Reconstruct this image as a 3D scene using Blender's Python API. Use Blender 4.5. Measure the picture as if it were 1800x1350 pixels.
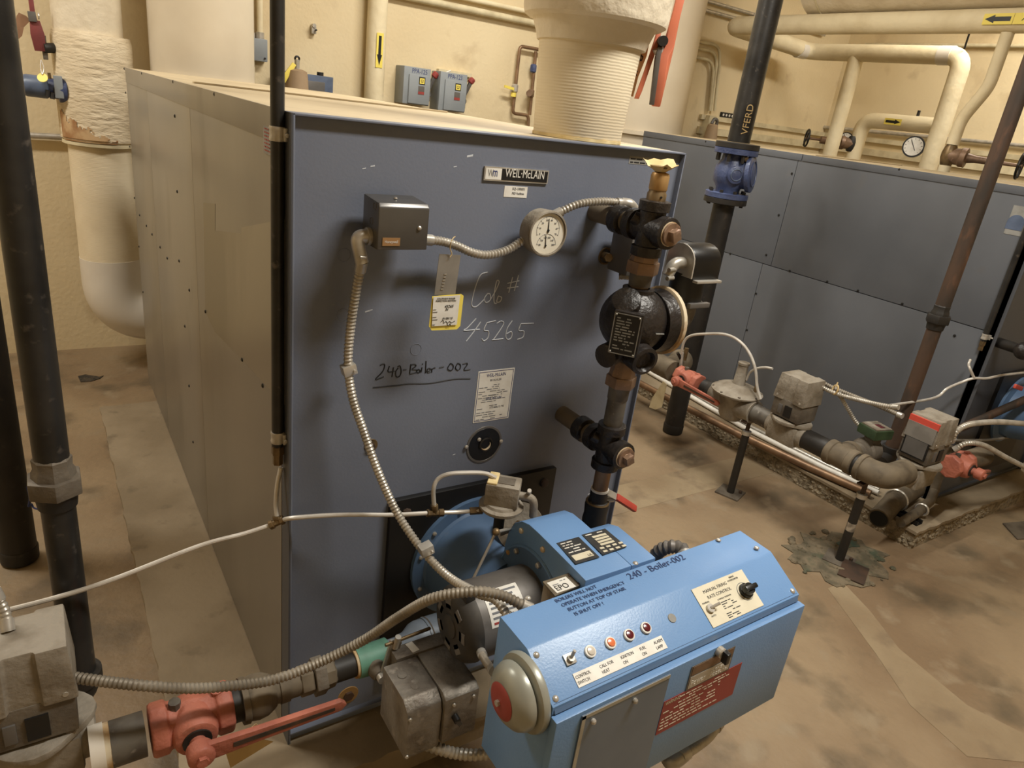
import bpy, bmesh, math, random
from mathutils import Vector as V, Matrix
random.seed(7)
for o in list(bpy.data.objects): bpy.data.objects.remove(o)
S = bpy.context.scene
COL = S.collection
# ---------------------------------------------------------------- camera
cam = bpy.data.cameras.new('camera'); cam.sensor_width = 36; cam.lens = 24.718; cam.clip_start = .02
co = bpy.data.objects.new('camera', cam); COL.objects.link(co)
co.matrix_world = Matrix(((0.83740531, 0.10359422, -0.5366755, -0.39771676),
                          (-0.53290662, 0.37300897, -0.75952277, -1.34520141),
                          (0.12150261, 0.92202633, 0.36756573, 1.70167808), (0, 0, 0, 1)))
S.camera = co
# ---------------------------------------------------------------- world, exposure, ceiling lamps
W = bpy.data.worlds.new('world'); S.world = W; W.use_nodes = True
W.node_tree.nodes['Background'].inputs[0].default_value = (1, .92, .8, 1)
W.node_tree.nodes['Background'].inputs[1].default_value = .10
S.view_settings.view_transform = 'Standard'; S.view_settings.look = 'None'
S.view_settings.exposure = 0; S.view_settings.gamma = 1
def lamp(loc, sx, sy, power, rz=0):
    l = bpy.data.lights.new('ceiling_lamp', 'AREA'); l.shape = 'RECTANGLE'; l.size = sx; l.size_y = sy
    l.energy = power; l.color = (1, .965, .88)
    o = bpy.data.objects.new('ceiling_lamp', l); COL.objects.link(o); o.location = loc; o.rotation_euler = (0, 0, rz)
lamp((1.35, -1.05, 3.45), 1.25, .3, 100)
lamp((-1.6, 1.9, 3.45), 1.25, .3, 70)
lamp((1.9, 1.7, 3.45), 1.25, .3, 75)
lamp((5.2, 1.2, 3.45), 1.25, .3, 60)
# ---------------------------------------------------------------- materials
def lin(c):
    r = [(x/255/12.92 if x/255 <= .04045 else ((x/255+.055)/1.055)**2.4) for x in c]
    g = .3*r[0]+.6*r[1]+.1*r[2]
    return tuple(.86*x+.14*g for x in r)+(1,)
MATS = {}
def mat(name, c1, c2=None, scale=6, rough=.55, metal=0, bump=0, bscale=60, c3=None, s3=25, c4=None, s4=30, e4=(.58, .68), stretch=None, rib=None, edge=(.42, .62), e3=(.6, .7)):
    m = bpy.data.materials.new(name); m.use_nodes = True; nt = m.node_tree; N = nt.nodes; L = nt.links
    b = N['Principled BSDF']; b.inputs['Roughness'].default_value = rough; b.inputs['Metallic'].default_value = metal
    tc = N.new('ShaderNodeTexCoord'); mp = N.new('ShaderNodeMapping'); L.new(tc.outputs['Object'], mp.inputs['Vector'])
    if stretch: mp.inputs['Scale'].default_value = stretch
    def noise(sc, det=5):
        n = N.new('ShaderNodeTexNoise'); n.inputs['Scale'].default_value = sc; n.inputs['Detail'].default_value = det
        L.new(mp.outputs[0], n.inputs['Vector']); return n
    def ramp(src, lo, hi):
        r = N.new('ShaderNodeMapRange'); r.inputs[1].default_value = lo; r.inputs[2].default_value = hi; L.new(src, r.inputs[0]); return r.outputs[0]
    def mix(fac, a, c):
        x = N.new('ShaderNodeMix'); x.data_type = 'RGBA'; L.new(fac, x.inputs[0])
        for s, k in ((a, 6), (c, 7)):
            if isinstance(s, tuple): x.inputs[k].default_value = s
            else: L.new(s, x.inputs[k])
        return x.outputs[2]
    col = lin(c1)
    if c2: col = mix(ramp(noise(scale).outputs[0], *edge), col, lin(c2))
    if c3: col = mix(ramp(noise(s3, 8).outputs[0], *e3), col, lin(c3))
    if c4: col = mix(ramp(noise(s4, 10).outputs[0], *e4), col, lin(c4))
    if isinstance(col, tuple): b.inputs['Base Color'].default_value = col
    else: L.new(col, b.inputs['Base Color'])
    if bump or rib:
        bp = N.new('ShaderNodeBump'); bp.inputs['Strength'].default_value = bump or .5; bp.inputs['Distance'].default_value = .01
        if rib:
            w = N.new('ShaderNodeTexWave'); w.bands_direction = 'Z'; w.inputs['Scale'].default_value = rib; w.inputs['Distortion'].default_value = 1.5
            w.inputs['Detail'].default_value = 2; L.new(mp.outputs[0], w.inputs['Vector']); L.new(w.outputs[1], bp.inputs['Height'])
        else: L.new(noise(bscale, 4).outputs[0], bp.inputs['Height'])
        L.new(bp.outputs[0], b.inputs['Normal'])
    MATS[name] = m; return m
mat('wall_paint', (226, 206, 162), (218, 196, 150), 1.2, .7, bump=.25, bscale=45, c3=(190, 164, 120), s3=3, e3=(.62, .8))
mat('ceiling_paint', (225, 208, 170), (215, 198, 160), 2, .8)
mat('floor_concrete', (148, 125, 93), (126, 102, 73), 1.3, .5, bump=.35, bscale=30, c3=(100, 85, 63), s3=3.4, e3=(.52, .68), c4=(144, 125, 97), s4=7, e4=(.56, .70))
mat('pad_concrete', (150, 132, 104), (132, 114, 86), 3, .8, bump=.2, bscale=40, c3=(110, 95, 72), s3=9, e3=(.6, .75))
mat('rough_concrete', (150, 134, 106), (118, 104, 80), 34, .95, bump=1, bscale=45, c3=(84, 72, 54), s3=60, e3=(.6, .72))
mat('boiler_paint', (110, 117, 134), (102, 109, 126), 2.2, .45, bump=.05, bscale=160, c3=(100, 106, 120), s3=14, e3=(.66, .8))
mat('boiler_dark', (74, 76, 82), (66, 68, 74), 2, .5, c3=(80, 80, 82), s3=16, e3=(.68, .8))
mat('galvanized_side', (150, 144, 134), (134, 128, 118), 1.4, .33, .55, c3=(112, 104, 92), s3=3.5, e3=(.58, .8), stretch=(1, 1, .35))
mat('jacket_top', (196, 176, 138), (180, 160, 122), 2, .65, c3=(150, 132, 104), s3=7, e3=(.62, .8))
mat('black_pipe', (52, 50, 48), (34, 33, 32), 9, .38, .25, c3=(92, 84, 76), s3=40, e3=(.62, .76))
mat('dark_pipe', (42, 38, 34), (30, 27, 24), 9, .55, .1, c3=(64, 54, 44), s3=30, e3=(.62, .76))
mat('rusty_pipe', (78, 56, 40), (52, 43, 35), 10, .65, .1, c3=(112, 74, 46), s3=18, e3=(.58, .72), stretch=(1, 1, .3))
mat('dusty_pipe', (112, 98, 76), (84, 72, 54), 9, .75, c3=(62, 52, 40), s3=24, e3=(.6, .75))
mat('grey_pipe', (104, 98, 88), (74, 66, 58), 14, .55, .3, c3=(150, 142, 130), s3=40, e3=(.64, .74))
mat('canvas_insulation', (222, 208, 180), (210, 194, 164), 5, .85, bump=.5, bscale=26)
mat('canvas_wrinkled', (220, 202, 168), (206, 186, 150), 4, .85, bump=1, bscale=16, stretch=(1, 1, 3.2))
mat('canvas_ribbed', (226, 210, 176), (216, 198, 162), 4, .85, bump=.13, rib=46)
mat('canvas_stain', (160, 112, 62), (196, 160, 110), 12, .9)
mat('white_plastic', (224, 216, 202), (214, 204, 188), 3, .35)
mat('cream_pipe', (228, 212, 172), (216, 198, 156), 5, .7, bump=.3, bscale=30)
mat('flue_paint', (214, 200, 174), (204, 188, 160), 2, .6)
mat('burner_blue', (104, 148, 200), (98, 142, 194), 3, .35, bump=.05, bscale=220)
mat('burner_blue_dark', (86, 118, 156), (78, 108, 146), 3, .45, c3=(120, 134, 150), s3=10, e3=(.62, .8))
mat('valve_blue', (70, 84, 124), (56, 68, 106), 14, .4, bump=.3, bscale=60)
mat('pump_blue', (86, 100, 126), (72, 86, 110), 14, .4)
mat('valve_red', (180, 98, 72), (158, 82, 60), 12, .6, bump=.35, bscale=50, c3=(132, 84, 64), s3=22, e3=(.62, .76))
mat('lever_orange', (208, 106, 64), (194, 94, 56), 10, .5)
mat('lever_maroon', (128, 52, 50), (112, 44, 44), 10, .5)
mat('grip_red', (186, 58, 34), (172, 50, 30), 10, .5)
mat('signal_red', (204, 60, 36), None, rough=.5)
mat('brass', (192, 150, 86), (174, 132, 70), 10, .38, .5)
mat('tarnished_brass', (132, 108, 70), (104, 84, 54), 30, .45, .6)
mat('bronze', (140, 110, 84), (114, 88, 66), 20, .5, .4, c3=(160, 124, 100), s3=40, e3=(.62, .74))
mat('copper', (152, 118, 84), (128, 98, 70), 14, .45, .6)
mat('steel', (196, 190, 180), (172, 166, 154), 20, .35, .5)
mat('flex_steel', (190, 182, 168), (166, 158, 144), 18, .38, .45)
mat('flex_dusty', (150, 140, 124), (122, 112, 96), 14, .55, .35)
mat('tubing', (206, 200, 190), (190, 182, 170), 20, .4, .3)
mat('cast_iron', (46, 40, 37), (34, 30, 28), 12, .38, .2, bump=.35, bscale=70, c3=(86, 76, 66), s3=34, e3=(.66, .8))
mat('gasket_cream', (204, 188, 156), (186, 140, 70), 12, .85, c3=(150, 100, 50), s3=20, e3=(.6, .75))
mat('dusty_cast', (150, 140, 124), (122, 110, 92), 12, .7, .15, bump=.3, bscale=60)
mat('dusty_cast_dark', (112, 102, 88), (88, 78, 66), 12, .65, .2, bump=.25, bscale=60)
mat('cast_aluminium', (138, 130, 118), (110, 100, 88), 14, .5, .45, bump=.2, bscale=80, c3=(164, 154, 140), s3=30, e3=(.62, .75))
mat('control_cover', (98, 95, 92), (90, 87, 84), 6, .3, .5)
mat('housing_grey', (108, 104, 100), (94, 90, 86), 6, .45, .35)
mat('motor_grey', (112, 106, 100), (96, 90, 84), 6, .5, .25, c3=(80, 72, 64), s3=14, e3=(.6, .75))
mat('motor_black', (50, 47, 44), (70, 64, 56), 12, .6, .1)
mat('box_grey', (140, 146, 150), (130, 136, 140), 5, .5)
mat('bell_grey', (158, 158, 146), (142, 142, 128), 8, .32, .25)
mat('black_paint', (18, 17, 17), (26, 24, 23), 8, .45)
mat('black_plastic', (14, 14, 15), None, rough=.35)
mat('black_ink', (20, 20, 24), None, rough=.6)
mat('blue_ink', (34, 48, 110), None, rough=.6)
mat('grey_ink', (110, 112, 116), None, rough=.7)
mat('pen_ink', (44, 66, 112), None, rough=.7)
mat('chalk', (196, 200, 206), None, rough=.9)
mat('label_white', (226, 222, 212), (216, 210, 198), 30, .5)
mat('label_grey', (142, 140, 134), (128, 126, 120), 30, .5)
mat('label_black', (24, 24, 26), None, rough=.4)
mat('label_red', (158, 54, 46), (148, 50, 44), 10, .5)
mat('plate_cream', (214, 204, 176), (204, 194, 166), 20, .45)
mat('plate_dark', (76, 76, 76), (66, 66, 66), 30, .4, .4)
mat('label_yellow', (238, 214, 48), None, rough=.5)
mat('tag_aluminium', (156, 152, 146), (142, 138, 132), 16, .4, .5)
mat('tag_paper', (206, 178, 120), (188, 156, 96), 9, .8)
mat('tag_brown', (150, 108, 72), (136, 96, 62), 9, .8)
mat('plastic_film', (196, 180, 140), (180, 162, 122), 20, .3)
mat('paper_cup', (222, 198, 138), (206, 178, 112), 30, .8)
mat('cup_inside', (120, 98, 54), (92, 74, 40), 40, .9)
mat('dial_cream', (222, 214, 194), None, rough=.5)
mat('gold_plate', (176, 134, 84), None, rough=.35, metal=.5)
mat('lens_clear', (200, 190, 176), None, rough=.2)
mat('lens_amber', (224, 112, 48), None, rough=.2)
mat('lens_red', (96, 22, 30), None, rough=.2)
mat('green_paint', (92, 150, 128), (76, 124, 104), 14, .55)
mat('green_dark', (62, 84, 50), (50, 70, 42), 12, .6)
mat('gas_grey', (112, 122, 134), (96, 106, 118), 8, .5, c3=(84, 80, 74), s3=12, e3=(.6, .75))
mat('silver_tape', (206, 204, 200), (150, 148, 144), 40, .25, .8)
mat('strut_cream', (214, 200, 160), (190, 174, 134), 8, .65)
mat('patch_dark', (116, 102, 78), (84, 76, 56), 14, .9, bump=.8, bscale=45, c3=(66, 74, 54), s3=9, e3=(.55, .68))
mat('stain_green', (58, 84, 70), (88, 84, 60), 20, .5)
mat('stain_dark', (50, 44, 36), (80, 68, 52), 24, .9, bump=1, bscale=60)
mat('wire_blue', (30, 50, 110), None, rough=.5)
mat('tan_cover', (168, 140, 104), (150, 124, 92), 6, .8)
mat('clear_guard', (104, 117, 134), (96, 109, 126), 6, .28)
mat('guard_tape', (172, 164, 146), (158, 150, 132), 20, .6)
# ---------------------------------------------------------------- mesh helpers
def basis(d):
    d = V(d).normalized(); a = V((0, 0, 1)) if abs(d.z) < .9 else V((1, 0, 0))
    u = d.cross(a).normalized(); return u, d.cross(u).normalized(), d
def smooth_path(pts, n=8):
    P = [V(p) for p in pts]; P = [P[0]*2-P[1]]+P+[P[-1]*2-P[-2]]; out = []
    for i in range(1, len(P)-2):
        for k in range(n):
            t = k/n; a, b, c, d = P[i-1:i+3]
            out.append(.5*((2*b)+(c-a)*t+(2*a-5*b+4*c-d)*t*t+(3*b-a-3*c+d)*t**3))
    out.append(P[-2]); return out
def resample(pts, step):
    P = [V(p) for p in pts]; out = [P[0]]; acc = 0
    for a, b in zip(P, P[1:]):
        L = (b-a).length; t = step-acc
        while t <= L: out.append(a+(b-a)*(t/L)); t += step
        acc = L-(t-step)
    return out
class B:
    def __init__(s): s.v = []; s.f = []
    def add(s, vs, fs):
        k = len(s.v); s.v += [V(p) for p in vs]; s.f += [tuple(i+k for i in f) for f in fs]; return s
    def obox(s, c, u, v, w):
        c, u, v, w = V(c), V(u), V(v), V(w)
        return s.add([c+u*i+v*j+w*k for i in (-1, 1) for j in (-1, 1) for k in (-1, 1)],
                     [(0, 1, 3, 2), (4, 6, 7, 5), (0, 4, 5, 1), (2, 3, 7, 6), (0, 2, 6, 4), (1, 5, 7, 3)])
    def box(s, a, b):
        a, b = V(a), V(b); h = (b-a)/2
        return s.obox((a+b)/2, (h.x, 0, 0), (0, h.y, 0), (0, 0, h.z))
    def lathe(s, p, d, prof, n=24, cap=True):
        p = V(p); u, w, d = basis(d); vs = []; fs = []
        for t, r in prof:
            for k in range(n):
                a = 2*math.pi*k/n; vs.append(p+d*t+(u*math.cos(a)+w*math.sin(a))*r)
        for i in range(len(prof)-1):
            for k in range(n):
                k2 = (k+1) % n; fs.append((i*n+k, i*n+k2, (i+1)*n+k2, (i+1)*n+k))
        if cap: fs.append(tuple(range(n-1, -1, -1))); fs.append(tuple((len(prof)-1)*n+k for k in range(n)))
        return s.add(vs, fs)
    def cyl(s, p, q, r, r2=None, n=20):
        d = V(q)-V(p); return s.lathe(p, d, [(0, r), (d.length, r if r2 is None else r2)], n)
    def hexn(s, p, q, r): return s.cyl(p, q, r, n=6)
    def sweep(s, pts, r, n=12, cap=True):
        P = [V(p) for p in pts]; m = len(P); R = r if isinstance(r, list) else [r]*m
        T = [(P[min(i+1, m-1)]-P[max(i-1, 0)]).normalized() for i in range(m)]
        u = basis(T[0])[0]; vs = []; fs = []
        for i in range(m):
            u = (u-T[i]*u.dot(T[i])).normalized(); w = T[i].cross(u)
            for k in range(n):
                a = 2*math.pi*k/n; vs.append(P[i]+(u*math.cos(a)+w*math.sin(a))*R[i])
        for i in range(m-1):
            for k in range(n):
                k2 = (k+1) % n; fs.append((i*n+k, i*n+k2, (i+1)*n+k2, (i+1)*n+k))
        if cap: fs.append(tuple(range(n-1, -1, -1))); fs.append(tuple((m-1)*n+k for k in range(n)))
        return s.add(vs, fs)
    def tube(s, pts, r, n=12, sub=8): return s.sweep(smooth_path(pts, sub), r, n)
    def flex(s, pts, r, pitch=.008, n=12):
        P = resample(smooth_path(pts, 10), pitch/4)
        return s.sweep(P, [r*(1.02, .93, .80, .93)[i % 4] for i in range(len(P))], n)
    def bend(s, pts, r, rad, n=16, seg=8):            # straight runs joined by round elbows
        P = [V(p) for p in pts]; out = [P[0]]
        for a, b, c in zip(P, P[1:], P[2:]):
            d1 = (a-b).normalized(); d2 = (c-b).normalized(); h = rad
            for k in range(seg+1):
                t = k/seg; p = b+d1*h; q = b+d2*h
                out.append(p*(1-t)**2+b*2*t*(1-t)+q*t*t)
        out.append(P[-1]); return s.sweep(out, r, n)
    def ext(s, poly, vec):
        P = [V(p) for p in poly]; n = len(P); vec = V(vec)
        return s.add(P+[p+vec for p in P], [tuple(range(n))[::-1], tuple(range(n, 2*n))]+[(i, (i+1) % n, n+(i+1) % n, n+i) for i in range(n)])
    def sph(s, c, r, sc=(1, 1, 1), n=20, m=12):
        c = V(c); vs = []; fs = []
        for i in range(m+1):
            th = math.pi*i/m
            for k in range(n):
                a = 2*math.pi*k/n; vs.append(c+V((r*sc[0]*math.sin(th)*math.cos(a), r*sc[1]*math.sin(th)*math.sin(a), r*sc[2]*math.cos(th))))
        for i in range(m):
            for k in range(n):
                k2 = (k+1) % n; fs.append((i*n+k, (i+1)*n+k, (i+1)*n+k2, i*n+k2))
        return s.add(vs, fs)
    def ring(s, c, d, R, r, n=28, m=8):
        u, w, d = basis(d); c = V(c)
        return s.sweep([c+(u*math.cos(a)+w*math.sin(a))*R for a in [2*math.pi*k/n for k in range(n+1)]], r, m, cap=False)
    def build(s, name, m, parent=None, bevel=0, smooth=35, base=None):
        me = bpy.data.meshes.new(name); off = V(base) if base else (V(parent['base']) if parent and 'base' in parent else V((0, 0, 0)))
        me.from_pydata([tuple(p-off) for p in s.v], [], s.f); me.validate()
        bm = bmesh.new(); bm.from_mesh(me); bmesh.ops.remove_doubles(bm, verts=bm.verts, dist=1e-6); bmesh.ops.recalc_face_normals(bm, faces=bm.faces)
        if bevel:
            es = [e for e in bm.edges if len(e.link_faces) == 2 and e.calc_face_angle(0) > .6]
            bmesh.ops.bevel(bm, geom=es, offset=bevel, segments=2, affect='EDGES', profile=.6, clamp_overlap=True)
        bm.to_mesh(me); bm.free()
        me.shade_smooth(); me.set_sharp_from_angle(angle=math.radians(smooth))
        me.materials.append(MATS[m]); o = bpy.data.objects.new(name, me); COL.objects.link(o)
        if parent is not None:
            o.parent = parent; o['base'] = tuple(off)
        elif base: o.location = off; o['base'] = tuple(off)
        else: o['base'] = (0, 0, 0)
        return o
def thing(name, base, label, cat, group=None):
    o = bpy.data.objects.new(name, None); COL.objects.link(o); o.location = base; o.empty_display_size = .05; o['base'] = tuple(base)
    o['label'] = label; o['category'] = cat
    if group: o['group'] = group
    return o
def tag(o, label, cat, group=None):
    o['label'] = label; o['category'] = cat
    if group: o['group'] = group
    return o
def struct(o): o['kind'] = 'structure'; return o
def copy_tree(o, shift, label=None, parent=None):
    c = o.copy(); COL.objects.link(c); c.parent = parent
    if parent is None: c.location = V(o.location)+V(shift); c['base'] = tuple(V(o['base'])+V(shift))
    if label: c['label'] = label
    for ch in list(o.children): copy_tree(ch, shift, None, c)
    return c
def text(body, o, u, v, size, m, parent, name='lettering', align='LEFT', ext=.0004, wx=1.0, shear=0):
    cu = bpy.data.curves.new('t', 'FONT'); cu.body = body; cu.size = 1; cu.align_x = align; cu.extrude = 0; cu.resolution_u = 3; cu.shear = shear
    ob = bpy.data.objects.new('t', cu); COL.objects.link(ob)
    me = bpy.data.meshes.new_from_object(ob.evaluated_get(bpy.context.evaluated_depsgraph_get()))
    bpy.data.objects.remove(ob); bpy.data.curves.remove(cu)
    u, v = V(u).normalized(), V(v).normalized(); n = u.cross(v); o = V(o); off = V(parent['base'])
    bm = bmesh.new(); bm.from_mesh(me)
    g = bmesh.ops.extrude_face_region(bm, geom=list(bm.faces))
    for q in [e for e in g['geom'] if isinstance(e, bmesh.types.BMVert)]: q.co.z = 1
    for q in bm.verts: q.co = o+u*(q.co.x*size*wx)+v*(q.co.y*size)+n*(q.co.z*ext)-off
    bmesh.ops.recalc_face_normals(bm, faces=bm.faces); bm.to_mesh(me); bm.free()
    me.name = name; me.materials.clear(); me.materials.append(MATS[m])
    t = bpy.data.objects.new(name, me); COL.objects.link(t); t.parent = parent; t['base'] = tuple(off); return t
def rows(b, o, u, v, w, n, pitch, th, ext=.0004, seed=1, gap=.25):   # lines of fine print as rows of short dashes
    rnd = random.Random(seed); u, v = V(u).normalized(), V(v).normalized(); nn = u.cross(v); o = V(o)
    for i in range(n):
        x = 0; end = w*rnd.uniform(.55, 1)
        while x < end:
            L = min(rnd.uniform(.006, .02), end-x)
            if rnd.random() > gap and L > .001: b.obox(o+u*(x+L/2)-v*(i*pitch)+nn*(ext/2), u*(L/2), v*(th/2), nn*(ext/2))
            x += L+.003
    return b
def plate(name, o, u, v, w, h, th, m, parent, bevel=0):               # flat plate with corner o
    u, v = V(u).normalized(), V(v).normalized(); n = u.cross(v)
    return B().obox(V(o)+u*(w/2)+v*(h/2)+n*(th/2), u*(w/2), v*(h/2), n*(th/2)).build(name, m, parent, bevel)
X, Y, Z = V((1, 0, 0)), V((0, 1, 0)), V((0, 0, 1))
# ================================================================ the room
FY = .015                    # painted front face of the boilers, a little behind the jacket flanges
H0, H1, DEP, OFF = .098, 1.639, 2.58, 3.229
mat('floor_light', (150, 130, 98), (136, 114, 83), 2, .55, bump=.3, bscale=30, c3=(122, 102, 76), s3=5, e3=(.55, .68))
def slab(name, a, b, m): return struct(B().box(a, b).build(name, m))
floor = slab('floor', (-3.2, -4.2, -.12), (6.45, 3.5, 0), 'floor_concrete')
wall_back = slab('wall_back', (-3.2, 3.405, 0), (6.45, 3.55, 3.6), 'wall_paint')
slab('wall_right', (6.45, -4.2, 0), (6.6, 3.55, 3.6), 'wall_paint')
slab('wall_left', (-3.35, -4.2, 0), (-3.2, 3.55, 3.6), 'wall_paint')
slab('wall_front', (-3.35, -4.35, 0), (6.6, -4.2, 3.6), 'wall_paint')
slab('ceiling', (-3.35, -4.35, 3.6), (6.6, 3.55, 3.75), 'ceiling_paint')
# repaired strips of lighter concrete let into the floor
for a, b in (((1.0, .65), (2.84, .86)),):
    B().box((a[0], a[1], -.01), (b[0], b[1], .0015)).build('floor_strip', 'floor_light', floor, .003)
B().ext([(2.1846,-0.1410,0.0000),(2.2936,-0.1358,0.0000),(2.2223,-0.3109,0.0000),(2.1207,-0.4887,0.0000),(2.0727,-0.7606,0.0000),(2.1273,-0.9166,-0.0000),(1.9966,-0.9704,-0.0000),(1.8429,-0.8705,0.0000),(1.8789,-0.6667,0.0000),(2.0050,-0.4667,0.0000)], (0, 0, .0012)).build('floor_strip', 'floor_light', floor)
B().ext([(-0.3160,2.9493,0.0000),(-0.2794,2.9658,0.0000),(-0.2139,2.9131,0.0000),(-0.1934,2.9252,0.0000),(-0.2131,2.8867,0.0000),(-0.2591,2.8564,0.0000),(-0.3074,2.8612,0.0000)], (0, 0, .004)).build('floor_drain_stain', 'stain_dark', floor)
# ---------------------------------------------------------------- equipment pads
def ragged_pad(name, x0, x1, y0, y1, z, label, m_side):
    t = thing(name, ((x0+x1)/2, (y0+y1)/2, 0), label, 'concrete pad', 'equipment pads')
    B().box((x0+.012, y0+.012, 0), (x1-.012, y1-.012, z-.012)).build('pad_core', m_side, t)
    b = B(); rnd = random.Random(4)
    pts = []
    n = 60
    for i in range(n): pts.append((x0+rnd.uniform(0, .008), y1+(y0-y1)*i/n))
    for i in range(n): pts.append((x0+(x1-x0)*i/n, y0+rnd.uniform(0, .008)))
    pts += [(x1, y0), (x1, y1)]
    b.ext([(p[0], p[1], z-.014) for p in pts], (0, 0, .014)).build('pad_top', 'pad_concrete', t)
    return t
ragged_pad('boiler_pad', -.255, 1.03, -.145, 2.28, H0, 'low concrete pad under the boiler with bare grey side sheets', 'pad_concrete')
t = ragged_pad('boiler_pad', 2.846, 4.6, -.135, 2.66, H0, 'rough-edged concrete pad under the dark boiler with its side in view', 'rough_concrete')
b = B(); rnd = random.Random(9)                                        # exposed aggregate on the broken pad edges
for i in range(640):
    r = rnd.uniform(.008, .02)
    if i < 480: c = (2.862+r*.35, rnd.uniform(-.12, 2.2), rnd.uniform(.004, .078))
    else: c = (rnd.uniform(2.86, 3.6), -.119+r*.35, rnd.uniform(.004, .078))
    b.sph(c, r, (1, 1, .8), 6, 4)
o = b.build('pad_aggregate', 'rough_concrete', t); o['kind'] = 'stuff'
# ================================================================ boilers
def boiler(x0, label, side, front, topm):
    t = thing('boiler', (x0+.5, DEP/2, H0), label, 'boiler', 'boilers on concrete pads')
    x1 = x0+1
    f = B().box((x0, FY, H0), (x1, .06, H1-.002)).build('front_panel', front, t)
    B().box((x0, 0, H0), (x0+.004, .05, H1)).build('flange', front, f, .0012)
    B().box((x1-.004, 0, H0), (x1, .05, H1)).build('flange', front, f, .0012)
    B().box((x0, 0, H1-.004), (x1, .06, H1)).build('flange', front, f, .0012)
    B().box((x0, .0, H0+.03), (x1, .04, H0+.034)).build('flange', front, f)
    B().box((x0+.004, .06, H0), (x1-.004, DEP, H1-.006)).build('jacket_body', side, t)
    tp = B().box((x0-.002, .05, H1-.008), (x1+.002, DEP+.002, H1)).build('top_panel', topm, t, .002)
    B().box((x0+.05, 1.22, H1), (x1-.05, 1.25, H1+.006)).build('seam', topm, tp, .002)
    return t
b1 = boiler(0, 'slate blue boiler with bare galvanized side sheets and chalk numbers on its front', 'galvanized_side', 'boiler_paint', 'jacket_top')
# painted return of the front panel, side sheets, trim and screws
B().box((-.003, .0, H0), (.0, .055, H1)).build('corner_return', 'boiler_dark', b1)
B().box((-.005, .062, H1-.062), (.0, DEP, H1+.001)).build('top_trim', 'galvanized_side', b1, .001)
b = B()
for i, (y0, y1) in enumerate(((.062, 1.0), (1.003, 1.9), (1.903, 2.58))):
    B().box((-.003, y0, H0+.004), (.0025, y1, H1-.058)).build('side_sheet', 'galvanized_side', b1, .001)
mat('galvanized_bright', (152, 146, 134), (128, 122, 110), 3, .28, .65, stretch=(1, 1, .3))
for poly in ([(-0.0035,0.8526,1.3327),(-0.0035,0.6870,1.3586),(-0.0035,0.7479,0.9758),(-0.0035,0.8850,0.9964)], [(-0.0035,0.6987,1.2848),(-0.0035,0.3973,1.3390),(-0.0035,0.4186,1.0119),(-0.0035,0.7479,0.9758)], [(-0.0035,0.3961,1.3540),(-0.0035,0.0409,1.4426),(-0.0035,0.0374,1.0493),(-0.0035,0.4186,1.0119)]):
    B().ext(poly, (.003, 0, 0)).build('sheet_patch', 'galvanized_bright', b1)
scr = B().lathe((0, 0, 0), (-1, 0, 0), [(0, .0055), (.0025, .005), (.004, .002)], 10).build('screw', 'black_paint', b1)
pts = [(-0.0060,2.6173,1.6336),(-0.0060,2.0046,1.6342),(-0.0060,1.2613,1.6357),(-0.0060,0.6467,1.6337),(-0.0060,2.6262,1.5297),(-0.0060,1.2660,1.5336),(-0.0060,2.6222,1.2882),(-0.0060,1.2964,1.2918),(-0.0060,2.5886,1.0524),(-0.0060,2.4240,0.9998),(-0.0060,2.1946,0.9961),(-0.0060,2.0209,0.9945),(-0.0060,2.5502,0.8219),(-0.0060,1.7959,0.9898),(-0.0060,1.6173,0.9877),(-0.0060,1.3340,1.0459),(-0.0060,2.5205,0.5972),(-0.0060,1.1511,0.9906),(-0.0060,0.8809,0.9982),(-0.0060,1.2834,0.8199),(-0.0060,0.4136,1.0137),(-0.0060,1.2562,0.5975),(-0.0060,0.2137,1.0227),(-0.0060,1.2300,0.3784)]
for i, p in enumerate(pts):
    s = scr if i == 0 else scr.copy()
    if i: COL.objects.link(s)
    s.parent = b1; s.location = V(p)-V(b1['base'])+V((.003, 0, 0)); 
    if i == 0:
        for vv in s.data.vertices: vv.co += V(b1['base'])
lb = plate('side_sticker', (-0.0045,0.1832,1.5492), (0, -1, 0), (0, 0, 1), .075, .052, .001, 'label_grey', b1); lb['label'] = 'faded pink printed sticker'
rows(B(), V(lb['base'])+V((0, 0, 0)), (0, -1, 0), (0, 0, 1), .01, 1, .01, .001)
b = B(); q = V((-0.0060,0.1774,1.5498))
rows(b, q+V((0, -.003, .047)), (0, -1, 0), (0, 0, 1), .068, 7, .0068, .0025, seed=3, gap=.1).build('print', 'label_red', lb)
# logo plate, asset sticker, caution tape, rating label on the front face
def front_plate(name, tl, tr, bl, m, th=.002):
    tl, tr, bl = V(tl), V(tr), V(bl); w = tr.x-tl.x; h = tl.z-bl.z
    p = plate(name, (tl.x, FY, bl.z), X, Z, w, h, th, m, b1); return p, V((tl.x, FY-th, bl.z)), w, h
p, o, w, h = front_plate('nameplate', (0.4150,0.0150,1.5708), (0.5859,0.0150,1.5736), (0.4159,0.0150,1.5410), 'steel', .004)
plate('logo_field', o+V((.003, 0, .003)), X, Z, .041, h-.006, .0006, 'label_white', p)
plate('name_field', o+V((.044, 0, .003)), X, Z, w-.047, h-.006, .0006, 'label_black', p)
text('W', o+V((.009, -.0007, .0095)), X, Z, .021, 'label_grey', p, wx=.62)
text('m', o+V((.0205, -.0007, .0095)), X, Z, .028, 'blue_ink', p, wx=.62)
text('WEIL\u00b7McLAIN', o+V((.053, -.0007, .0105)), X, Z, .0255, 'label_white', p, wx=.70, ext=.0006)
p, o, w, h = front_plate('asset_sticker', (0.4729,0.0150,1.5316), (0.5349,0.0150,1.5319), (0.4740,0.0150,1.5074), 'label_white', .0008)
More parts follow.
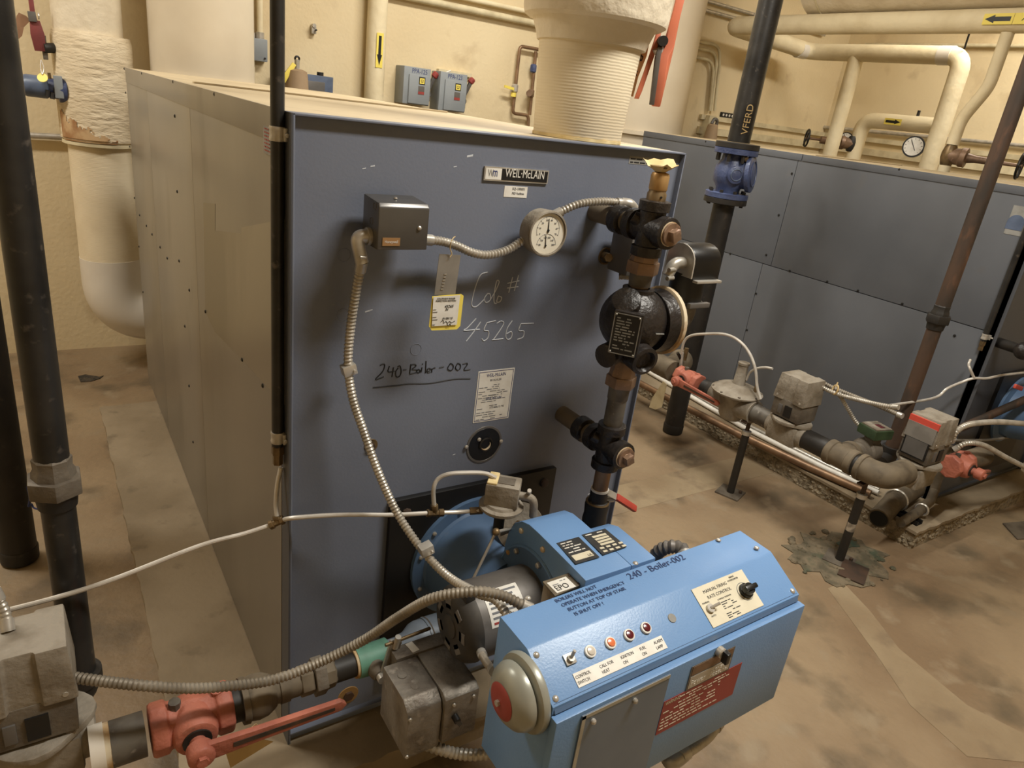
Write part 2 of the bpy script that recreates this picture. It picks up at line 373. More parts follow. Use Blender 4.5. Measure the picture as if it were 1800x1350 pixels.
text('EQ-100001', o+V((.021, -.0002, .0165)), X, Z, .0075, 'grey_ink', p); text('PSD Facilities', o+V((.021, -.0002, .0065)), X, Z, .0072, 'grey_ink', p, wx=.85)
p, o, w, h = front_plate('clear_tape_label', (0.8237,0.0150,1.6191), (0.9776,0.0150,1.6197), (0.8253,0.0150,1.6011), 'label_grey', .0006)
rows(B(), o+V((.004, -.0001, h-.006)), X, Z, w-.008, 2, .008, .003, seed=5, gap=.1).build('print', 'black_ink', p)
p, o, w, h = front_plate('rating_label', (0.4589,0.0150,1.0883), (0.5652,0.0150,1.0899), (0.4576,0.0150,0.9482), 'label_white', .0008)
fr = B()
for a, c in (((.003, .003), (w-.003, .0042)), ((.003, h-.0042), (w-.003, h-.003)), ((.003, .003), (.0042, h-.003)), ((w-.0042, .003), (w-.003, h-.003))):
    fr.box(o+V((a[0], -.0004, a[1])), o+V((c[0], 0, c[1])))
fr.build('border', 'blue_ink', p)
text('WEIL-McLAIN', o+V((w/2, 0, h-.0175)), X, Z, .0125, 'blue_ink', p, align='CENTER', wx=.75)
text('88 BOILER', o+V((w/2, 0, h-.0295)), X, Z, .0075, 'grey_ink', p, align='CENTER')
text('CERTIFIED BY', o+V((w/2, 0, h*.50)), X, Z, .0045, 'grey_ink', p, align='CENTER')
text('WEIL-McLAIN', o+V((w/2, 0, h*.425)), X, Z, .0105, 'blue_ink', p, align='CENTER', wx=.75)
text('STEAM 15 PSI', o+V((w*.62, 0, h*.25)), X, Z, .0075, 'grey_ink', p, align='CENTER')
bb = B(); rows(bb, o+V((.007, 0, h-.040)), X, Z, w-.016, 9, .0056, .0017, seed=8); rows(bb, o+V((.007, 0, h*.31)), X, Z, w-.02, 2, .007, .002, seed=9)
rows(bb, o+V((.007, 0, h*.185)), X, Z, w-.016, 4, .0062, .0018, seed=10); bb.build('print', 'grey_ink', p)
# writing on the front face
def strokes(name, S, r, m, lab):
    b = B()
    for s in S:
        P = smooth_path(s, 5) if len(s) > 2 else [V(p) for p in s]; b.sweep(P, r, 5)
    o = b.build(name, m, b1); o['label'] = lab
strokes('chalk_writing', [[(0.4536,0.0150,1.3362),(0.4347,0.0150,1.3289),(0.4235,0.0150,1.2942),(0.4199,0.0150,1.2609),(0.4326,0.0150,1.2544),(0.4528,0.0150,1.2714)],[(0.4601,0.0150,1.2851),(0.4526,0.0150,1.2734),(0.4584,0.0150,1.2632),(0.4690,0.0150,1.2688),(0.4671,0.0150,1.2828),(0.4601,0.0150,1.2851)],[(0.4690,0.0150,1.2688),(0.4818,0.0150,1.2923),(0.4883,0.0150,1.3120),(0.4811,0.0150,1.3141),(0.4783,0.0150,1.2844),(0.4812,0.0150,1.2622),(0.4884,0.0150,1.2599)],[(0.4906,0.0150,1.2780),(0.4879,0.0150,1.2640),(0.4971,0.0150,1.2636),(0.5004,0.0150,1.2736),(0.4906,0.0150,1.2780)]], .0013, 'chalk', 'cursive chalk word Colo')
strokes('chalk_writing', [[(0.5245,0.0150,1.3230),(0.5188,0.0150,1.2850)],[(0.5407,0.0150,1.3274),(0.5342,0.0150,1.2886)],[(0.5118,0.0150,1.3082),(0.5447,0.0150,1.3133)],[(0.5125,0.0150,1.2965),(0.5440,0.0150,1.2988)]], .0013, 'chalk', 'chalk number sign')
strokes('chalk_writing', [[(0.4361,0.0150,1.2253),(0.4154,0.0150,1.2038),(0.4072,0.0150,1.1974),(0.4493,0.0150,1.1975)],[(0.4497,0.0150,1.2163),(0.4313,0.0150,1.1897),(0.4156,0.0150,1.1702)],[(0.4670,0.0150,1.2129),(0.4614,0.0150,1.1951),(0.4744,0.0150,1.1909),(0.4750,0.0150,1.1750),(0.4649,0.0150,1.1674),(0.4582,0.0150,1.1729)],[(0.4670,0.0150,1.2129),(0.4919,0.0150,1.2164)],[(0.4951,0.0150,1.2095),(0.5071,0.0150,1.2146),(0.5149,0.0150,1.2058),(0.4932,0.0150,1.1712),(0.4889,0.0150,1.1681),(0.5195,0.0150,1.1688)],[(0.5394,0.0150,1.2140),(0.5277,0.0150,1.1958),(0.5259,0.0150,1.1748),(0.5343,0.0150,1.1656),(0.5432,0.0150,1.1714),(0.5411,0.0150,1.1856),(0.5274,0.0150,1.1810)],[(0.5659,0.0150,1.2044),(0.5627,0.0150,1.1872),(0.5779,0.0150,1.1840),(0.5777,0.0150,1.1689),(0.5613,0.0150,1.1636)],[(0.5659,0.0150,1.2044),(0.6046,0.0150,1.2034)]], .0013, 'chalk', 'chalk digits 45265')
strokes('marker_writing', [[(0.2000,0.0150,1.1292),(0.2073,0.0150,1.1322),(0.2112,0.0150,1.1282),(0.2069,0.0150,1.1134),(0.1912,0.0150,1.0967),(0.2106,0.0150,1.1008)],[(0.2228,0.0150,1.1255),(0.2206,0.0150,1.1120),(0.2360,0.0150,1.1120)],[(0.2329,0.0150,1.1215),(0.2306,0.0150,1.0987)],[(0.2448,0.0150,1.1188),(0.2392,0.0150,1.1101),(0.2415,0.0150,1.0975),(0.2493,0.0150,1.0982),(0.2526,0.0150,1.1088),(0.2491,0.0150,1.1230),(0.2430,0.0150,1.1220)],[(0.2576,0.0150,1.1129),(0.2655,0.0150,1.1127)],[(0.2756,0.0150,1.1251),(0.2742,0.0150,1.1019)],[(0.2743,0.0150,1.1221),(0.2836,0.0150,1.1243),(0.2888,0.0150,1.1192),(0.2797,0.0150,1.1123),(0.2911,0.0150,1.1096),(0.2900,0.0150,1.1034),(0.2742,0.0150,1.1009)],[(0.2958,0.0150,1.1107),(0.2915,0.0150,1.1048),(0.2965,0.0150,1.1018),(0.3011,0.0150,1.1054),(0.2965,0.0150,1.1106)],[(0.3045,0.0150,1.1145),(0.3030,0.0150,1.1021)],[(0.3051,0.0150,1.1235),(0.3056,0.0150,1.1216)],[(0.3136,0.0150,1.1293),(0.3145,0.0150,1.0993)],[(0.3191,0.0150,1.1036),(0.3261,0.0150,1.1051),(0.3244,0.0150,1.1104),(0.3193,0.0150,1.1083),(0.3193,0.0150,1.1004),(0.3275,0.0150,1.1005)],[(0.3301,0.0150,1.1088),(0.3309,0.0150,1.0992)],[(0.3304,0.0150,1.1056),(0.3365,0.0150,1.1104),(0.3390,0.0150,1.1089)],[(0.3499,0.0150,1.1091),(0.3614,0.0150,1.1106)],[(0.3763,0.0150,1.1139),(0.3721,0.0150,1.1047),(0.3794,0.0150,1.0991),(0.3860,0.0150,1.1017),(0.3867,0.0150,1.1113),(0.3793,0.0150,1.1169),(0.3763,0.0150,1.1139)],[(0.3967,0.0150,1.1136),(0.3932,0.0150,1.1042),(0.4001,0.0150,1.0977),(0.4059,0.0150,1.1014),(0.4056,0.0150,1.1112),(0.3989,0.0150,1.1157),(0.3967,0.0150,1.1136)],[(0.4124,0.0150,1.1121),(0.4226,0.0150,1.1138),(0.4248,0.0150,1.1093),(0.4175,0.0150,1.0969),(0.4351,0.0150,1.0962)],[(0.1862,0.0150,1.0773),(0.2445,0.0150,1.0760),(0.2728,0.0150,1.0769),(0.3284,0.0150,1.0722),(0.3921,0.0150,1.0757),(0.4379,0.0150,1.0717)]], .0016, 'black_ink', 'black marker words 240-Boiler-002')
# knock-outs, observation port, capped tappings, burner mounting plate
for c in ((0.1090,0.0150,1.3781), (0.1121,0.0150,1.2517), (0.2854,0.0150,1.1602)):
    B().ring(c, Y, .0135, .0008, 24, 6).build('knockout', 'boiler_paint', b1)
c = V((0.5009,0.0150,0.8814))
pt = B().lathe(c, (0, -1, 0), [(0, .053), (.002, .052), (.002, .047), (.0005, .046)], 32).build('observation_port', 'housing_grey', b1)
B().lathe(c+V((0, -.0006, 0)), (0, -1, 0), [(0, .047), (.0012, .046)], 32).build('port_cover', 'black_plastic', pt)
B().ring(c+V((.003, -.003, 0)), Y, .018, .003, 24, 6).build('sight_glass_rim', 'black_paint', pt)
rim = [c+V((.003+.0135*math.cos(a), -.003, -.001+.0135*math.sin(a))) for a in [math.radians(d) for d in range(-150, 31, 12)]]
B().sweep(rim, [.0004+.0022*math.sin(math.pi*i/(len(rim)-1)) for i in range(len(rim))], 6).build('sight_glass', 'gasket_cream', pt)
for d in ((0.4457,0.0120,0.8849), (0.5500,0.0120,0.8839), (0.4816,0.0120,0.9000)):
    B().lathe(d, (0, -1, 0), [(0, .0055), (.002, .0055), (.004, .003)], 12).build('screw', 'steel', pt)
for c, r, mm in (((0.1888,0.0150,0.9309), .017, 'tarnished_brass'), ((0.1620,0.0150,0.1799), .029, 'tarnished_brass')):
    k = B().lathe(c, (0, -1, 0), [(0, r), (.0015, r*.95)], 24).build('plugged_opening', 'brass' if r > .02 else 'tarnished_brass', b1)
    B().hexn(V(c)+V((0, -.001, 0)), V(c)+V((0, -.008, 0)), r*.5).build('plug', 'rusty_pipe', k)
pl = B().box((.243, -.002, .20), (.742, FY, .775)).build('burner_mounting_plate', 'black_paint', b1, .002)
for x in (.285, .705):
    for z in (.25, .735): B().lathe((x, -.002, z), (0, -1, 0), [(0, .014), (.006, .013), (.009, .008)], 8).build('bolt', 'rusty_pipe', pl)
for p, rr in (((0.1647,0.0150,1.2565), .003), ((0.1723,0.0150,1.2587), .002), ((0.1609,0.0150,1.5548), .0025), ((0.1434,0.0150,1.5494), .002), ((0.3777,0.0150,1.5889), .004), ((0.3446,0.0150,1.5647), .002), ((0.8990,0.0150,0.6472), .003), ((0.4140,0.0150,0.8670), .002)):
    B().obox(p, (rr*1.8, 0, rr*.4), (0, .0004, 0), (0, 0, rr*.5)).build('paint_chip', 'chalk', b1)
# the second boiler: painted side panels in view
b2 = boiler(OFF, 'dark slate boiler whose painted side panels face the floor gangway', 'boiler_dark', 'boiler_dark', 'jacket_top')
mat('boiler_side_paint', (92, 95, 101), (82, 85, 91), 1.6, .5, c3=(92, 92, 94), s3=9, e3=(.64, .8))
zs = .998
for y0, y1, z0, z1 in ((1.285, DEP, zs, H1-.03), (.05, 1.282, zs, H1-.03), (1.345, DEP, H0, zs-.004), (.05, 1.342, H0, zs-.004)):
    B().box((OFF-.006, y0, z0), (OFF+.004, y1, z1)).build('side_panel', 'boiler_side_paint', b2, .0015)
B().box((OFF-.010, 1.262, H1-.036), (OFF, DEP, H1)).build('top_trim', 'boiler_side_paint', b2, .0015)
B().box((OFF-.010, .0, H1-.036), (OFF, 1.258, H1)).build('top_trim', 'boiler_side_paint', b2, .0015)
s2 = B().lathe((0, 0, 0), (-1, 0, 0), [(0, .007), (.003, .006), (.004, .002)], 8).build('screw', 'black_paint', b2)
for i, p in enumerate([(3.2220,1.5972,0.9962),(3.2220,1.1491,1.0010),(3.2220,0.8996,1.0035),(3.2220,0.7117,1.0042),(3.2220,1.3332,1.0513),(3.2220,1.3178,1.2905),(3.2220,1.3023,1.5283),(3.2220,1.3352,0.8114),(3.2220,1.3334,0.5773),(3.2220,1.9935,1.6285),(3.2220,0.6925,1.6336),(3.2220,0.4634,1.0053),(3.2220,0.1748,0.9322)]):
    s = s2 if i == 0 else s2.copy()
    if i: COL.objects.link(s)
    s.parent = b2; s.location = V(p)-V(b2['base'])
    if i == 0:
        for vv in s.data.vertices: vv.co += V(b2['base'])
st = plate('inspection_sticker', (3.2225,0.1321,1.4330), (0, -1, 0), (0, 0, 1), .11, .125, .001, 'label_grey', b2); st['label'] = 'clear sticker with a blue arch emblem'
c = V((3.2210,0.1002,1.4851))
B().ext([c+V((0, .035*math.cos(a), .035*math.sin(a))) for a in [math.pi*k/12 for k in range(13)]]+[c+V((0, -.035, -.03)), c+V((0, .035, -.03))], (-.0006, 0, 0)).build('emblem', 'pump_blue', st)
# ================================================================ controls on the front of the near boiler
# pressure control box
t = thing('pressure_control', (.182, -.055, 1.41), 'grey metal pressure control box with a gold maker plate on the blue front', 'control box')
B().box((.135, -.03, 1.412), (.242, -.012, 1.503)).build('back_box', 'housing_grey', t, .002)
B().ext([(.131, -.1, 1.414), (.131, -.1, 1.494), (.131, -.094, 1.502), (.131, -.02, 1.507), (.131, -.02, 1.414)], (.104, 0, 0)).build('cover', 'control_cover', t, .003)
B().cyl((.19, FY, 1.455), (.19, -.02, 1.455), .012).build('stem', 'brass', t)
B().lathe((0.2153,-0.1000,1.4572), (0, -1, 0), [(0, .0045), (.002, .0045), (.004, .002)], 12).build('screw', 'steel', t)
B().cyl((.237, -.055, 1.475), (.244, -.055, 1.475), .012).build('side_dial', 'brass', t)
for c in ((0.1310,-0.0778,1.4930), (0.1310,-0.0648,1.4628)): B().ring(c, X, .007, .001, 16, 6).build('knockout', 'control_cover', t)
B().lathe((.18, -.06, 1.505), Z, [(0, .004), (.003, .003)], 10).build('screw', 'steel', t)
o = V((0.1400,-0.1000,1.4226)); p = plate('maker_plate', o, X, Z, .036, .0155, .0015, 'gold_plate', t)
text('Honeywell', o+V((.018, -.0016, .0055)), X, Z, .0075, 'label_white', p, align='CENTER', wx=.85)
# conduit elbow and flexible conduits
ELB = thing('conduit_elbow', (.118, -.06, 1.41), 'round grey conduit elbow beneath the gold-plated control box', 'conduit fitting')
B().bend([(.133, -.06, 1.432), (.104, -.06, 1.432), (0.1152,-0.0650,1.3813)], .0135, .014, 14).build('elbow_body', 'steel', ELB)
B().cyl((.133, -.06, 1.432), (.124, -.06, 1.432), .017).build('lock_nut', 'steel', ELB)
B().cyl((0.1060,-0.0780,1.3957), (0.1187,-0.0780,1.3945), .003).build('clamp_screw', 'steel', ELB)
def flex(name, pts, r, m, label, pitch=.008, cat='conduit', ends=True, group=None):
    t = thing(name, pts[0], label, cat, group)
    B().flex(pts, r, pitch).build('armour', m, t)
    if ends:
        for a, c in ((pts[0], pts[1]), (pts[-1], pts[-2])):
            d = (V(c)-V(a)).normalized(); B().cyl(V(a)-d*.004, V(a)+d*.018, r*1.22, n=14).build('connector', 'steel', t)
    return t
fa = flex('flexible_conduit', [(0.1152,-0.0650,1.3813),(0.1137,-0.0500,1.3342),(0.1098,-0.0350,1.2468),(0.1070,-0.0350,1.1599),(0.1161,-0.0450,1.0853),(0.1391,-0.0600,1.0081),(0.1642,-0.0900,0.9210),(0.2000,-0.1300,0.8270),(0.2343,-0.2000,0.7653),(0.2581,-0.2800,0.7458),(0.2681,-0.3800,0.7742),(0.2792,-0.4300,0.7908),(0.2864,-0.4800,0.7726)], .0098, 'flex_steel', 'long flexible steel conduit hanging from the grey control box to the blue panel')
for q in ((0.1086,-0.0350,1.1483), (0.2338,-0.2100,0.7795)):
    c = V(q); B().obox(c, (.014, 0, .004), (0, .012, 0), (-.003, 0, .011)).build('strap', 'steel', fa, .002)
    B().cyl(c+V((.008, -.012, 0)), c+V((.008, -.018, 0)), .003).build('screw', 'steel', fa)
flex('flexible_conduit', [(0.2583,-0.0400,1.4223),(0.2993,-0.0350,1.4179),(0.3368,-0.0300,1.4085),(0.3806,-0.0300,1.3924),(0.4218,-0.0300,1.3872),(0.4682,-0.0300,1.3972),(0.5036,-0.0300,1.4166),(0.5291,-0.0280,1.4318)], .0098, 'flex_steel', 'short sagging flexible conduit between control box and round gauge')
flex('flexible_conduit', [(0.5883,-0.0300,1.4785),(0.6069,-0.0350,1.4902),(0.6453,-0.0450,1.5087),(0.7034,-0.0550,1.5176),(0.7609,-0.0600,1.5165)], .0095, 'flex_steel', 'flexible conduit arching from the round gauge to the black cross fitting')
e = thing('conduit_elbow', (0.7712,-0.0700,1.5120), 'small grey conduit elbow tucked behind the black upper cross fitting', 'conduit fitting')
B().tube([(0.7574,-0.0600,1.5164),(0.7721,-0.0700,1.5160),(0.7894,-0.0700,1.5045),(0.7970,-0.0700,1.4886)], .013).build('elbow_body', 'steel', e)
B().cyl((0.7452,-0.0850,1.5138), (0.7471,-0.0850,1.5060), .004).build('clamp_screw', 'steel', e)
# round pressure and temperature gauge
gc = V((0.5527,-0.0600,1.4414)); t = thing('boiler_gauge', (gc.x, 0, gc.z), 'round cream-faced pressure and temperature gauge with grey case', 'gauge')
B().lathe((gc.x, FY, gc.z), (0, -1, 0), [(0, .012), (.03, .012)], 16).build('stem', 'brass', t)
cs = B().lathe((gc.x, -.018, gc.z), (0, -1, 0), [(0, .045), (.004, .050), (.018, .051), (.034, .052), (.044, .0525), (.047, .051), (.048, .0475), (.042, .0465)], 40).build('case', 'dusty_cast', t)
d = B().lathe((gc.x, -.0602, gc.z), (0, -1, 0), [(0, .046), (.001, .046)], 40).build('dial', 'dial_cream', t)
def needle(c, ang, L, w, name='needle'):
    c = V(c); u = V((math.sin(ang), 0, math.cos(ang))); v = V((math.cos(ang), 0, -math.sin(ang)))
    B().ext([c-u*L*.2-v*w, c+u*L-v*w*.3, c+u*L+v*w*.3, c-u*L*.2+v*w], (0, -.0008, 0)).build(name, 'black_ink', d)
    B().cyl(c, c+V((0, -.002, 0)), w*1.7, n=12).build('needle_hub', 'black_ink', d)
needle((gc.x, -.0617, gc.z+.008), -.06, .026, .0016); needle((gc.x-.002, -.0617, gc.z-.026), -.1, .024, .0013)
for cz, R, a0, a1, nums in ((.008, .031, -110, 110, '0 10 20 30 40 50 60 70'), (-.026, .026, -85, 85, '80 120 160 200 240 280')):
    b = B(); N = nums.split()
    b.sweep([(gc.x+R*math.sin(math.radians(a)), -.0615, gc.z+cz+R*math.cos(math.radians(a))) for a in range(a0, a1+1, 5)], .0004, 4)
    for k, s in enumerate(N):
        a = math.radians(a0+(a1-a0)*k/(len(N)-1)); u = V((math.sin(a), 0, math.cos(a))); c = V((gc.x, -.0615, gc.z+cz))
        b.sweep([c+u*(R-.003), c+u*(R+.001)], .0005, 4)
        text(s, c+u*(R-.0075)-Z*.002, X, Z, .0055, 'grey_ink', d, 'numeral', 'CENTER')
    b.build('scale', 'grey_ink', d)
# hanging aluminium tag and inspection card
t = thing('aluminium_tag', (0.3087,-0.0620,1.3565), 'blank aluminium tag hung by string from the sagging conduit', 'tag')
a, bq, c, dq = [(0.2841,-0.0620,1.3972),(0.3347,-0.0620,1.3945),(0.3303,-0.0620,1.3062),(0.2801,-0.0620,1.3106)]
B().ext([a, dq, c, bq], (0, .0012, 0)).build('plate', 'tag_aluminium', t)
B().tube([(0.3072,-0.0660,1.3915),(0.3105,-0.0660,1.3986),(0.3042,-0.0680,1.4110),(0.3016,-0.0750,1.4255),(0.3089,-0.0700,1.4327),(0.3182,-0.0600,1.4329)], .0011, 6).build('string', 'tag_paper', t)
bs = B()
for k in range(6): q = V((0.3017,-0.0630,1.3545))+V((-.001*k, 0, -.0065*k)); bs.obox(q, (.003, 0, 0), (0, .0003, 0), (0, 0, .0012))
bs.build('stamped_mark', 'steel', t)
t = thing('inspection_card', (0.3100,-0.0680,1.2709), 'yellow-edged white inspection card in plastic below the aluminium tag', 'card')
q = [(0.2737,-0.0660,1.3083),(0.3430,-0.0660,1.3107),(0.3490,-0.0660,1.3067),(0.3480,-0.0660,1.2384),(0.3402,-0.0660,1.2310),(0.2791,-0.0660,1.2325),(0.2715,-0.0660,1.2419)]
B().ext(q[::-1], (0, .0012, 0)).build('backing', 'label_yellow', t)
q = [(0.2752,-0.0685,1.3077),(0.3390,-0.0685,1.3090),(0.3377,-0.0685,1.2425),(0.2769,-0.0685,1.2430)]; B().ext([q[0], q[3], q[2], q[1]], (0, .0006, 0)).build('paper', 'label_white', t)
o = V(q[0]); text('COLORADO BOILER', V((0.3058,-0.0689,1.3016)), (1, 0, -.02), Z, .0048, 'black_ink', t, align='CENTER'); text('INSPECTION SECTION', V((0.3056,-0.0689,1.2966)), (1, 0, -.02), Z, .0048, 'black_ink', t, align='CENTER')
text('45265', V((0.3029,-0.0689,1.2829)), X, Z, .0085, 'black_ink', t, shear=.3); text('36', V((0.3049,-0.0689,1.2765)), X, Z, .0075, 'black_ink', t, shear=.3)
text('01/05/15', V((0.2999,-0.0689,1.2564)), X, Z, .007, 'black_ink', t, shear=.3)
b = B(); rows(b, (0.2770,-0.0689,1.2854), X, Z, .012, 8, .0056, .0012, seed=2); b.build('print', 'grey_ink', t)
b = B(); b.tube([(0.2976,-0.0690,1.2515),(0.3028,-0.0690,1.2550),(0.3048,-0.0690,1.2485),(0.3099,-0.0690,1.2521),(0.3145,-0.0690,1.2479),(0.3183,-0.0690,1.2516),(0.3242,-0.0690,1.2486),(0.3322,-0.0690,1.2521)], .0006, 5); b.tube([(0.3132,-0.0690,1.2467),(0.3165,-0.0690,1.2414),(0.3202,-0.0690,1.2463),(0.3221,-0.0690,1.2410)], .0006, 5); b.build('signature', 'black_ink', t)
# second control box behind the upper cross
t = thing('temperature_control', (.82, -.03, 1.34), 'grey box with red reset button behind the upper cross fitting', 'control box')
B().box((.79, -.085, 1.345), (.845, -.01, 1.455)).build('cover', 'housing_grey', t, .004)
B().cyl((.792, FY, 1.375), (.80, -.035, 1.375), .009).build('well', 'tarnished_brass', t)
B().lathe((0.8006,0.0150,1.3717), (0, -1, 0), [(0, .023), (.003, .022), (.003, .018), (.0, .017)], 24).build('escutcheon', 'tarnished_brass', t)
B().hexn((0.8006,0.0100,1.3699), (0.7819,-0.0200,1.3758), .011).build('hex_nut', 'tarnished_brass', t)
B().cyl((0.8029,-0.0850,1.4038), (0.7955,-0.0930,1.4050), .006).build('reset_button', 'signal_red', t)
B().flex([(0.7996,-0.0500,1.3352),(0.8131,-0.0600,1.3376),(0.8543,-0.0500,1.3311)], .0085, .008).build('conduit_stub', 'flex_steel', t)
# ---------------------------------------------------------------- low water cutoff column
LX, LY = .742, -.185
def cross(name, z, xr, label, root):
    t = thing(name, (LX, LY, z), label, 'pipe fitting', 'black cross fittings')
    b = B().cyl((LX, LY, z-.055), (LX, LY, z+.055), .029, n=24).cyl((LX, LY+.06, z), (LX, LY-.058, z), .029, n=24)
    for dz in (-1, 1): b.lathe((LX, LY, z+dz*.038), (0, 0, dz), [(0, .03), (.002, .035), (.022, .035), (.024, .03)], 24)
    b.lathe((LX, LY-.036, z), (0, -1, 0), [(0, .03), (.002, .035), (.024, .035), (.026, .03)], 24).lathe((LX, LY+.04, z), (0, 1, 0), [(0, .03), (.002, .035), (.024, .035), (.026, .03)], 24)
    b.cyl((LX, LY, z), (LX-.03, LY+.03, z+.02), .014, n=14)
    b.build('cross_body', 'cast_iron', t)
    B().cyl((LX, LY-.06, z), (LX, LY-.064, z), .027, n=20).build('sealant', 'gasket_cream', t)
    B().lathe((LX, LY-.063, z), (0, -1, 0), [(0, .025), (.008, .025), (.008, .013), (.009, .0125)], 20).build('plug', 'bronze', t)
    B().obox((LX, LY-.078, z), (.011, 0, .004), (0, .008, 0), (-.004, 0, .011)).build('plug_square', 'bronze', t, .002)
    B().cyl((LX, FY, z), (LX, LY+.05, z), .023, n=20).build('nipple', 'dusty_pipe', t)
    B().lathe((LX-.002, LY+.085, z), (0, 1, 0), [(0, .03), (.002, .033), (.03, .033), (.034, .026)], 20).build('coupling', 'cast_iron', t)
    return t
cross('cross_fitting', 1.482, .03, 'black cast cross fitting below the brass-capped relief stub', 0)
cross('cross_fitting', .935, .03, 'black cast cross fitting above the brass nipple and ball valve', 0)
t = thing('vacuum_relief', (LX, LY, 1.53), 'brass-capped vacuum relief stub atop the upper cross fitting', 'relief valve')
B().lathe((LX, LY, 1.528), Z, [(0, .0235), (.006, .0235), (.007, .0215), (.03, .0215), (.034, .019), (.040, .019)], 24).build('body', 'tarnished_brass', t)
B().lathe((LX, LY, 1.566), Z, [(0, .0195), (.002, .0205), (.03, .0205), (.036, .018), (.038, .012)], 24).build('cap', 'brass', t)
B().cyl((LX-.006, LY-.02, 1.553), (LX-.006, LY-.0225, 1.553), .0025, n=10).build('slot_hole', 'black_paint', t)
t = thing('paper_cup', (LX, LY, 1.604), 'crumpled torn paper cup sitting on the brass cap', 'paper cup')
rnd = random.Random(5); ring1 = []; ring2 = []
for k in range(18):
    a = 2*math.pi*k/18; e = rnd.uniform(.9, 1.12)
    ring1.append(V((LX-.004+.012*math.cos(a), LY+.012*math.sin(a), 1.6045))); ring2.append(V((LX-.006+.046*e*math.cos(a), LY+.030*e*math.sin(a), 1.622+.005*rnd.uniform(-1, 1)+(.006 if math.sin(a) > .3 else -.003))))
B().add(ring1+ring2+[p+V((0, 0, .0012)) for p in ring1]+[V((p.x*.97+LX*.03, p.y*.96+LY*.04, p.z-.001)) for p in ring2],
        [(k, (k+1) % 18, 18+(k+1) % 18, 18+k) for k in range(18)]+[(36+k, 54+k, 54+(k+1) % 18, 36+(k+1) % 18) for k in range(18)]+[(18+k, 18+(k+1) % 18, 54+(k+1) % 18, 54+k) for k in range(18)]+[tuple(range(17, -1, -1)), tuple(range(36, 54))]).build('cup_wall', 'paper_cup', t)
B().lathe((LX-.005, LY, 1.612), Z, [(0, .02), (.004, .024)], 16).build('cup_inside', 'cup_inside', t)
def union(name, x, y, z, r, label, mbody='bronze', mend='grey_pipe', h=.05):
    t = thing(name, (x, y, z-h), label, 'pipe union')
    B().hexn((x, y, z-.016), (x, y, z+.012), r*1.32).build('ring_nut', mbody, t, .003)
    B().lathe((x, y, z+.012), Z, [(0, r*1.1), (.014, r*1.05), (.02, r*.95), (h-.012, r*.95)], 8).build('upper_end', mbody, t)
    B().lathe((x, y, z-.016), (0, 0, -1), [(0, r*.95), (.012, r*.9), (h-.016, r*.88)], 20).build('lower_end', mend, t)
    return t
union('pipe_union', LX, LY, 1.396, .029, 'bronze hex pipe union just above the black float chamber', h=.045)
t = thing('pipe_nipple', (LX, LY, 1.352), 'short rusty nipple entering the top of the float chamber', 'pipe'); B().cyl((LX, LY, 1.345), (LX, LY, 1.39), .0225).build('nipple', 'bronze', t)
B().cyl((LX, LY, 1.343), (LX, LY, 1.347), .026).build('sealant', 'gasket_cream', t)
t = thing('pipe_nipple', (LX, LY, 1.418), 'short dark nipple between upper cross and bronze union', 'pipe'); B().cyl((LX, LY, 1.41), (LX, LY, 1.445), .022).build('nipple', 'grey_pipe', t)
# float chamber
t = thing('float_chamber', (LX, LY, 1.18), 'black cast float chamber with rectangular data plate and cream gasket', 'float chamber')
b = B().sph((LX+.002, LY, 1.268), .083, (1, .92, .95), 32, 20)
b.lathe((LX, LY, 1.325), Z, [(-.02, .034), (.008, .034), (.01, .037), (.02, .037), (.022, .028)], 24)
b.lathe((LX, LY, 1.205), (0, 0, -1), [(-.02, .05), (.0, .046), (.02, .036), (.03, .033), (.034, .028)], 24)
b.lathe((LX+.05, LY, 1.262), X, [(0, .074), (.02, .075), (.034, .077)], 32)
b.build('chamber_body', 'cast_iron', t)
B().lathe((LX+.084, LY, 1.262), X, [(0, .077), (.003, .083), (.013, .083), (.016, .078)], 32).build('gasket', 'gasket_cream', t)
B().lathe((LX-.058, LY-.03, 1.322), (-.55, -.4, .6), [(-.02, .032), (.012, .032), (.014, .029)], 24).build('boss', 'cast_iron', t)
B().lathe((LX-.018, LY-.07, 1.198), (-.12, -1, -.15), [(-.03, .036), (.016, .034), (.018, .026), (.006, .02)], 24).build('lower_boss', 'cast_iron', t)
B().lathe((LX-.07, LY-.02, 1.196), (-1, -.3, -.1), [(-.03, .028), (.02, .028), (.022, .02)], 20).build('side_boss', 'cast_iron', t)
u = V((.62, -.78, 0)).normalized(); o = V((LX-.098, LY-.044, 1.213))
pd = B().obox(o+u*.03+Z*.047+V((.008, .006, 0)), u*.033, Z*.05, V((.78, .62, 0))*.012).build('plate_pad', 'cast_iron', t, .003)
pl = plate('data_plate', o+V((-.003, -.003, 0))-u*.001, u, Z, .060, .094, .002, 'black_paint', t)
oo = o+V((-.003, -.003, 0))-u*.001+u.cross(Z)*.002
b = B()
for a0, a1, c0, c1 in ((0, .06, 0, .002), (0, .06, .092, .094), (0, .002, 0, .094), (.058, .06, 0, .094)):
    b.obox(oo+u*((a0+a1)/2)+Z*((c0+c1)/2), u*((a1-a0)/2), Z*((c1-c0)/2), u.cross(Z)*.0006)
b.build('border', 'label_grey', pl)
rows(B(), oo+u*.007+Z*.083, u, Z, .046, 12, .0064, .0028, seed=4, gap=.15).build('print', 'label_grey', pl)
for a in (.004, .056):
    for c in (.004, .09): B().sph(oo+u*a+Z*c, .0025, n=8, m=6).build('rivet', 'steel', pl)
B().obox((LX+.016, LY-.0785, 1.258), (.013, 0, -.001), (0, .0015, 0), (0, 0, .0012)).build('cast_mark', 'label_grey', t)
